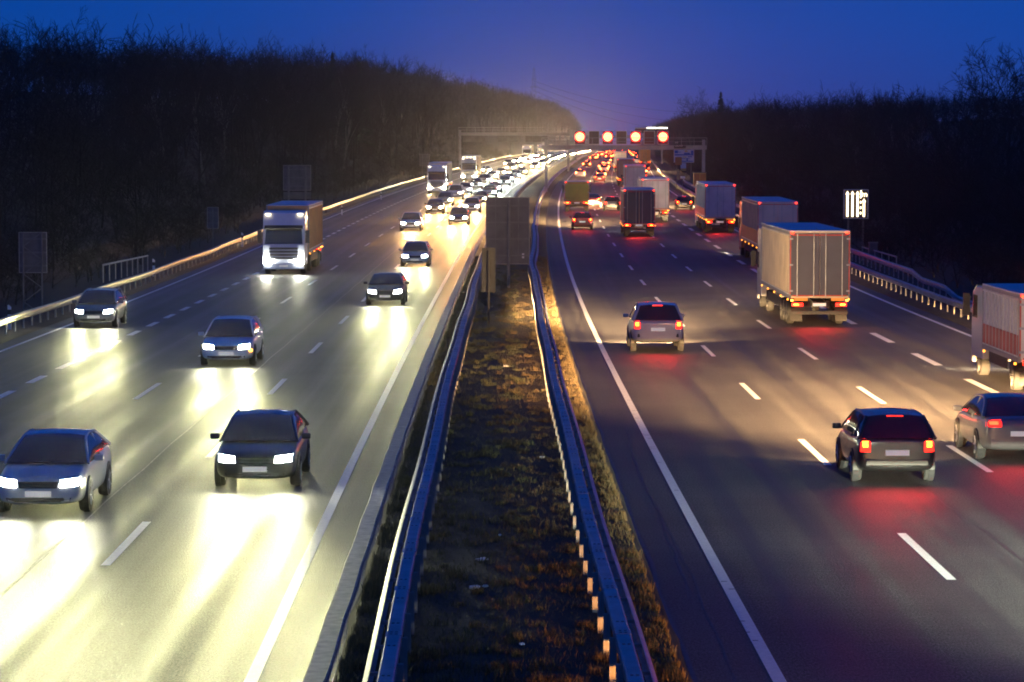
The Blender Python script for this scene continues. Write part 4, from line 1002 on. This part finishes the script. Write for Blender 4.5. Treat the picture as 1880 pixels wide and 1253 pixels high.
for k, px_ in enumerate((1064, 1090, 1115, 1140, 1166, 1191, 1216)):
    lit = k % 2 == 0
    root = empty('speed_signal' if lit else 'display_panel', (at(px_, GR), GR - .75, zy(266, GR)), (0, 0, yaw(GR)))
    tag(root, ('%s of the four lit red ring speed signals on the gantry' % names[k // 2]) if lit else ('%s dark display panel between the lit speed signals' % dn[k // 2]), 'speed signal' if lit else 'display panel', 'signals on the right gantry' if lit else 'dark panels on the right gantry')
    w, h = 1.45, 1.82
    ho = link('housing', MB().box((0, .15, h / 2), (w, .3, h)).mesh('housing', 'led_face' if lit or k == 5 else 'led_brown', bevel=.02), root)
    fr = MB()
    for s in (-1, 1): fr.box((s * (w / 2 - .03), -.02, h / 2), (.06, .05, h)); fr.box((0, -.02, h / 2 + s * (h / 2 - .03)), (w - .13, .05, .06))
    link('frame', fr.mesh('frame', 'frame_light'), ho)
    link('bracket', MB().box((0, .45, h * .4), (.5, .4, .2)).mesh('bracket', 'gantry_steel'), ho)
    if lit:
        link('lit_ring', ring_me, ho, (0, 0, h * .56)); link('glow_disc', inner_me, ho, (0, 0, h * .56))
        link('lit_number', dig_me, ho, (-.37, -.06, h * .56 - .15), (R(90), 0, 0))
# kilometre board, direction board, small plates by the gantry
root = empty('kilometre_board', (at(1247, GR), GR - .8, zy(273, GR)), (0, 0, yaw(GR))); tag(root, 'dark board with road number and kilometre figure on the gantry', 'board')
link('panel', MB().box((0, 0, .55), (1.6, .08, 1.15)).mesh('panel', 'panel_black', bevel=.01), root)
fr = MB()
for s in (-1, 1): fr.box((s * .79, -.05, .55), (.03, .03, 1.15)); fr.box((0, -.05, .55 + s * .56), (1.55, .03, .03))
link('frame', fr.mesh('frame', 'sign_back'), root)
link('lettering', text_mesh('A9', .38, 'frame_light'), root, (-.7, -.06, .62), (R(90), 0, 0)); link('lettering', text_mesh('228.447', .34, 'frame_light'), root, (-.7, -.06, .2), (R(90), 0, 0))
DZ = 405.0
root = empty('direction_sign', (at(1255, DZ), DZ, ground_h(at(1255, DZ) - cen(DZ), DZ)), (0, 0, yaw(DZ))); tag(root, 'blue and white direction sign right of the gantry signals', 'direction sign')
g0 = root.location.z; za, zb_ = zy(276, DZ) - g0, zy(299, DZ) - g0; w = 37 * DZ / 5219
pn = link('panel', MB().box((0, 0, (za + zb_) / 2), (w, .06, za - zb_)).mesh('panel', 'sign_white', bevel=.01), root)
def patch(x0, x1, z0_, z1_, m, y=-.036): link('printed_field', MB().box(((x0 + x1) / 2 * w, y, zb_ + (z0_ + z1_) / 2 * (za - zb_)), ((x1 - x0) * w, .012, (z1_ - z0_) * (za - zb_))).mesh('printed_field', m), pn)
patch(-.47, -.30, .72, .96, 'sign_blue'); patch(-.47, .47, .55, .66, 'sign_blue'); patch(0.0, .30, .66, .78, 'sign_blue'); patch(-.16, .46, .06, .14, 'sign_blue'); patch(.12, .20, .14, .34, 'sign_blue')
patch(.02, .18, .84, .96, 'sign_yellow'); patch(.34, .47, .60, .95, 'sign_blue', -.042); patch(-.05, .12, .40, .46, 'sign_yellow'); patch(-.10, .30, .30, .34, 'sign_blue')
patch(.2, .42, .42, .5, 'sign_blue'); patch(-.44, -.12, .80, .84, 'sign_blue', -.04)
link('lower_plate', MB().box((-.27 * w, -.1, zb_ + .12 * (za - zb_)), (.95, .05, 1.1)).mesh('lower_plate', 'sign_brown'), root)
link('distance_plate', MB().box((-.03 * w, -.06, zy(305, DZ) - g0), (.78, .05, .8)).mesh('distance_plate', 'sign_white'), root)
link('warning_plate', MB().box((-.03 * w, -.06, zy(312, DZ) - g0), (.74, .05, .36)).mesh('warning_plate', 'sign_yellow'), root)
for x in (-.35, .35): link('post', MB().tube((x * w, .08, -.5), (x * w, .08, za - .1), .07, n=8).mesh('post', 'sign_post'), root)
root = empty('marker_plate', (at(1253, 370), 370, ground_h(at(1253, 370) - cen(370), 370))); tag(root, 'tiny bright white plate on a stub post under the yellow sign', 'marker plate')
g0 = root.location.z; zc = zy(326, 370) - g0
link('plate', MB().box((0, 0, zc), (.6, .04, .3)).mesh('plate', 'sign_white'), root); link('post', MB().tube((0, .05, -.4), (0, .05, zc), .04).mesh('post', 'sign_post'), root)
CZ = 372.0
root = empty('control_cabinet', (at(1284, CZ), CZ, zy(342, CZ))); tag(root, 'orange control cabinet with flat roof at the gantry leg', 'cabinet')
link('housing', MB().box((0, 0, .85), (1.6, .8, 1.7)).mesh('housing', 'sign_yellow', bevel=.02), root); link('roof', MB().box((0, 0, 1.75), (1.85, 1.0, .12)).mesh('roof', 'sign_back', bevel=.02), root)
for s in (-1, 1): link('door', MB().box((s * .4, -.41, .85), (.76, .03, 1.55)).mesh('door', 'sign_brown', bevel=.01), root)
# farther gantry peeping over the signals
g2 = gantry('farther gantry whose pale boards peep above the lit signals', 700.0, 1.0, 23.0, elev(700) + 6.2, elev(700) + 8.6, (0.6, 21.6))
for k, (pa, pb) in enumerate(((1165, 1186), (1187, 1206), (1208, 1224))):
    x = (at(pa, 700) + at(pb, 700)) / 2 - g2.location.x
    b2 = link('sign_panel', MB().box((x, -.75, zy(240, 700) - elev(700)), ((pb - pa) * 700 / 5219, .25, 1.5)).mesh('sign_panel', 'panel_black', bevel=.02), g2)
    link('panel_frame', MB().box((x, -.8, zy(236, 700) - elev(700)), ((pb - pa) * 700 / 5219, .35, .22)).mesh('panel_frame', 'bright_frame' if k else 'sign_white'), b2)

# ------------------------------------------------------------------ woodland
def gen_tree(seed, H, spread, trunk_frac=0.35, depth=4, nb=(5, 4, 4, 3), narrow=0.6, r0=0.20):
    rs = random.Random(seed); S = []      # (p, q, r0, r1, level)
    def grow(p, d, ln, r_, lev):
        nseg = 3 if lev < 2 else 2; pts = [p]; dirs = []
        q = p; dd = d
        for i in range(nseg):
            dd = (dd + Vector((rs.uniform(-1, 1), rs.uniform(-1, 1), rs.uniform(-.4, .7))) * (0.10 if lev == 0 else 0.22)).normalized()
            nq = q + dd * ln / nseg; ra, rb_ = r_ * (1 - .65 * i / nseg), r_ * (1 - .65 * (i + 1) / nseg)
            S.append((q, nq, max(ra, .012), max(rb_, .010), lev)); q = nq; pts.append(q); dirs.append(dd)
        if lev >= depth: return
        k = nb[min(lev, len(nb) - 1)] + (rs.random() < .4)
        for j in range(k):
            t = rs.uniform(trunk_frac if lev == 0 else .25, 1.0) if j else 1.0
            idx = min(nseg - 1, int(t * nseg)); fr_ = t * nseg - idx
            bp = pts[idx].lerp(pts[idx + 1], min(1, fr_)); bd = dirs[idx]
            side = bd.orthogonal().normalized(); ang = rs.uniform(0, 6.283)
            side = side * math.cos(ang) + bd.cross(side) * math.sin(ang)
            nd = (bd * narrow + side * spread * rs.uniform(.6, 1.2) + Vector((0, 0, .28))).normalized()
            grow(bp, nd, ln * rs.uniform(.45, .68) * (1.15 - .4 * t if lev == 0 else 1), r_ * (1 - .65 * t) * .62 + .004, lev + 1)
    grow(Vector((0, 0, -.5)), Vector((rs.uniform(-.05, .05), rs.uniform(-.05, .05), 1)).normalized(), H * .72, r0, 0)
    zz = sorted(s[1].z for s in S); top = zz[int(len(zz) * .985)]; k = H / top
    return [(s[0] * k, s[1] * k, s[2], s[3], s[4]) for s in S]
def segmesh(S, lo, hi, n, m, name, rmin=0.0):
    s = [q for q in S if lo <= q[4] <= hi]
    V, F = tubes([q[0] for q in s], [q[1] for q in s], [max(rmin, q[2]) for q in s], [max(rmin * .8, q[3]) for q in s], n)
    return npmesh(name, V, F, m, 4)
TREES = []
for sd, H, sp, tf, nw, bark in ((1, 17, .75, .35, .65, 'bark'), (2, 15, .9, .30, .5, 'bark'), (3, 18, .6, .40, .8, 'bark'), (4, 14, .8, .25, .6, 'bark'), (5, 16, .55, .45, .9, 'birch_bark'), (6, 12, .95, .2, .5, 'bark')):
    S = gen_tree(sd, H, sp, tf, 4, (8, 4, 4, 3), nw)
    TREES.append((segmesh(S, 0, 1, 5, bark, 'trunk'), segmesh(S, 2, 9, 3, 'twig', 'crown', .022)))
def conifer(seed, H):
    rs = random.Random(seed); Pn = []; Q = []; r0_ = []; r1_ = []
    tr = MB().tube((0, 0, -.5), (0, 0, H), .2, .03, 6).mesh('trunk', 'bark')
    for k in range(420):
        t = rs.random() ** .8; z = H * (.12 + .86 * t); rad = (1 - t) * H * .19 + .25; a = rs.uniform(0, 6.283)
        p = Vector((0, 0, z)); q = Vector((math.cos(a) * rad, math.sin(a) * rad, z - rad * rs.uniform(.1, .5)))
        Pn.append(p.lerp(q, .15)); Q.append(q); r0_.append(.16); r1_.append(.02)
        for s in (-1, 1):
            mp = p.lerp(q, .55); Pn.append(mp); Q.append(mp + Vector((math.cos(a + s * .8), math.sin(a + s * .8), -.35)) * rad * .4); r0_.append(.11); r1_.append(.02)
    V, F = tubes(Pn, Q, r0_, r1_, 3)
    return tr, npmesh('crown', V, F, 'conifer', 4)
CON = conifer(5, 15)
def tree(me, x, z, s, rz, label, group, name='bare_tree', sink=0.0):
    d = x - cen(z); root = empty(name, (x, z, ground_h(d, z) - sink), (0, 0, rz)); root.scale = (s, s, s)
    tag(root, label, 'tree', group); link('trunk', me[0], root); link('crown', me[1], root); return root
rs = random.Random(21)
for side, lab, grp, cnt in ((-1, 'bare winter tree in the dark wood on the left slope', 'bare trees of the left wood', 128), (1, 'bare winter tree in the dark wood on the right slope', 'bare trees of the right wood', 118)):
    k = 0
    while k < cnt:
        z = 135 + 1000 * rs.random() ** 1.5; a = 29 + 34 * rs.random() ** 1.3; x = cen(z) + side * a
        if abs(x) / z > .21: continue
        big_ = rs.random() < .04
        tree(TREES[rs.randrange(6)], x, z, rs.uniform(.72, 1.0) * (.74 if side > 0 else 1) * (.72 if z < 300 else 1), rs.uniform(0, 6.28), lab, grp); k += 1
def sky_tree(px, py, z, idx, label, name='bare_tree', me=None):
    x = at(px, z); d = x - cen(z); top = zy(py, z) - ground_h(d, z); hh = (17, 15, 18, 14, 16, 12)[idx] if me is None else 15
    tree(me or TREES[idx], x, z, top / hh, px * .1, label, None, name)
sky_tree(224, 62, 330, 1, 'tall round-crowned bare tree standing above the left skyline')
sky_tree(145, 66, 330, 0, 'bare tree on the left skyline just left of the round-crowned one')
sky_tree(30, 52, 300, 3, 'bare tree at the far left end of the skyline')
sky_tree(505, 84, 480, 1, 'broad bare tree on the left skyline above the double-post sign')
sky_tree(575, 88, 480, 3, 'thin open bare tree next to the dark conifer on the skyline')
sky_tree(612, 96, 490, 0, 'dark conifer breaking the left skyline', 'conifer', CON)
sky_tree(660, 110, 520, 0, 'second dark conifer lower on the left skyline', 'conifer', CON)
sky_tree(1803, 92, 300, 1, 'tall bare tree standing above the right skyline')
sky_tree(1840, 100, 300, 3, 'middle bare tree of the three above the right skyline')
sky_tree(1874, 104, 300, 0, 'bare tree at the right picture edge above the skyline')
sky_tree(1275, 168, 900, 1, 'rounded bare tree where the right skyline drops to the road')
sky_tree(1322, 168, 700, 0, 'small conifer on the right skyline', 'conifer', CON)
# the mass of the wood behind them
def woodmass(name, side, label, count, zmax, seed, amin=36, amax=210):
    lows = []
    for sd in (31, 32, 33):
        S = gen_tree(sd, 16, .8, .3, 3, (7, 4, 3), .6)
        lows.append(tubes([q[0] for q in S], [q[1] for q in S], [max(.05, q[2]) for q in S], [max(.035, q[3]) for q in S], 3))
    rg = np.random.default_rng(seed); VV = []; FF = []; off = 0; k = 0
    while k < count:
        z = 150 + (zmax - 150) * rg.random() ** 1.15; a = amin + (amax - amin) * rg.random() ** 1.6; x = cen(z) + side * a
        if abs(x) / z > .23: continue
        V, F = lows[rg.integers(3)]; t = rg.random() * 6.283; s = rg.uniform(.65, 1.0) * (.78 if side > 0 else 1) * (.72 if z < 300 else .9 if z < 420 else 1); c_, s_ = math.cos(t), math.sin(t)
        W_ = np.stack([(V[:, 0] * c_ - V[:, 1] * s_) * s + x, (V[:, 0] * s_ + V[:, 1] * c_) * s + z, V[:, 2] * s + ground_h(side * a, z)], 1)
        VV.append(W_); FF.append(F + off); off += len(V); k += 1
    k = 0
    while k < 1300:       # brush along the edge of the wood
        z = 120 + 800 * rg.random() ** 1.3; a = 23.5 + 24 * rg.random(); x = cen(z) + side * a
        if abs(x) / z > .2: continue
        V, F = lows[rg.integers(3)]; t = rg.random() * 6.283; s = rg.uniform(.08, .22) * (1 + (a - 23.5) / 24); c_, s_ = math.cos(t), math.sin(t); sw = s * 1.5
        W_ = np.stack([(V[:, 0] * c_ - V[:, 1] * s_) * sw + x, (V[:, 0] * s_ + V[:, 1] * c_) * sw + z, (V[:, 2] - 2) * s + ground_h(side * a, z)], 1)
        VV.append(W_); FF.append(F + off); off += len(V); k += 1
    o = link(name, npmesh(name, np.concatenate(VV), np.concatenate(FF), 'twig', 4)); tag(o, label, 'woodland', kind='stuff')
woodmass('left_woodland', -1, 'dark leafless wood covering the left hillside', 1900, 3200, 1)
woodmass('right_woodland', 1, 'dark leafless wood covering the right hillside', 1300, 3200, 2)

# ------------------------------------------------------------------ pylons and cables
def pylon(x, z, top, label):
    g0 = ground_h(x - cen(z), z); H = top - g0; root = empty('pylon', (x, z, g0)); tag(root, label, 'pylon', 'power line pylons')
    hwid = lambda t: 1.9 * (1 - t) ** 1.1 + .45
    mb = MB(); n_ = 12
    for k in range(n_):
        a, b_ = k / n_, (k + 1) / n_; wa, wb = hwid(a), hwid(b_)
        ca = [(-wa, -wa), (wa, -wa), (wa, wa), (-wa, wa)]; cb = [(-wb, -wb), (wb, -wb), (wb, wb), (-wb, wb)]
        for j in range(4):
            j2 = (j + 1) % 4
            mb.tube((*ca[j], a * H), (*cb[j], b_ * H), .13, n=4); mb.tube((*ca[j], a * H), (*cb[j2], b_ * H), .07, n=4); mb.tube((*ca[j2], a * H), (*cb[j], b_ * H), .07, n=4)
    link('lattice', mb.mesh('lattice', 'gantry_steel'), root)
    for hh, wd in ((.62, 2.6), (.78, 1.6)): link('crossarm', MB().box((0, 0, H * hh), (wd * 2, .5, .35)).mesh('crossarm', 'gantry_steel'), root)
    link('spike', MB().tube((0, 0, H * .97), (0, 0, H + 2.5), .12, .03, 5).mesh('spike', 'gantry_steel'), root)
pylon(at(980, 1800), 1800, zy(127, 1800), 'lattice pylon rising above the left wood on the skyline')
ax, az_ = at(980, 1800), zy(150, 1800)
for k, dz in enumerate((0, -6, -12)):
    mb = MB(); prev = None
    x1, z1 = 215.0, 50.0 + dz * .8
    for i in range(25):
        t = i / 24; p = (ax + (x1 - ax) * t, 1800 + 60 * t, az_ + dz * .5 + (z1 - az_) * t - 4 * (17 + k) * t * (1 - t))
        if prev: mb.tube(prev, p, .10, n=4)
        prev = p
    o = mb.obj('power_cable', 'bolt_dark'); tag(o, ['topmost', 'middle', 'lowest'][k] + ' of the power cables sagging across the valley notch', 'cable', 'power cables')

# ------------------------------------------------------------------ evening haze
hz = MB().box((60, 2960, 40), (6600, 6120, 110)).obj('haze', 'panel_black'); tag(hz, kind='stuff')
m = bpy.data.materials.new('haze_air'); m.use_nodes = True; nt = m.node_tree
nt.nodes.remove(nt.nodes['Principled BSDF']); pv = nt.nodes.new('ShaderNodeVolumePrincipled')
pv.inputs['Color'].default_value = (.9, .9, .9, 1); pv.inputs['Density'].default_value = 0.00015; pv.inputs['Anisotropy'].default_value = 0.95
nt.links.new(pv.outputs[0], nt.nodes['Material Output'].inputs['Volume']); hz.data.materials.clear(); hz.data.materials.append(m)
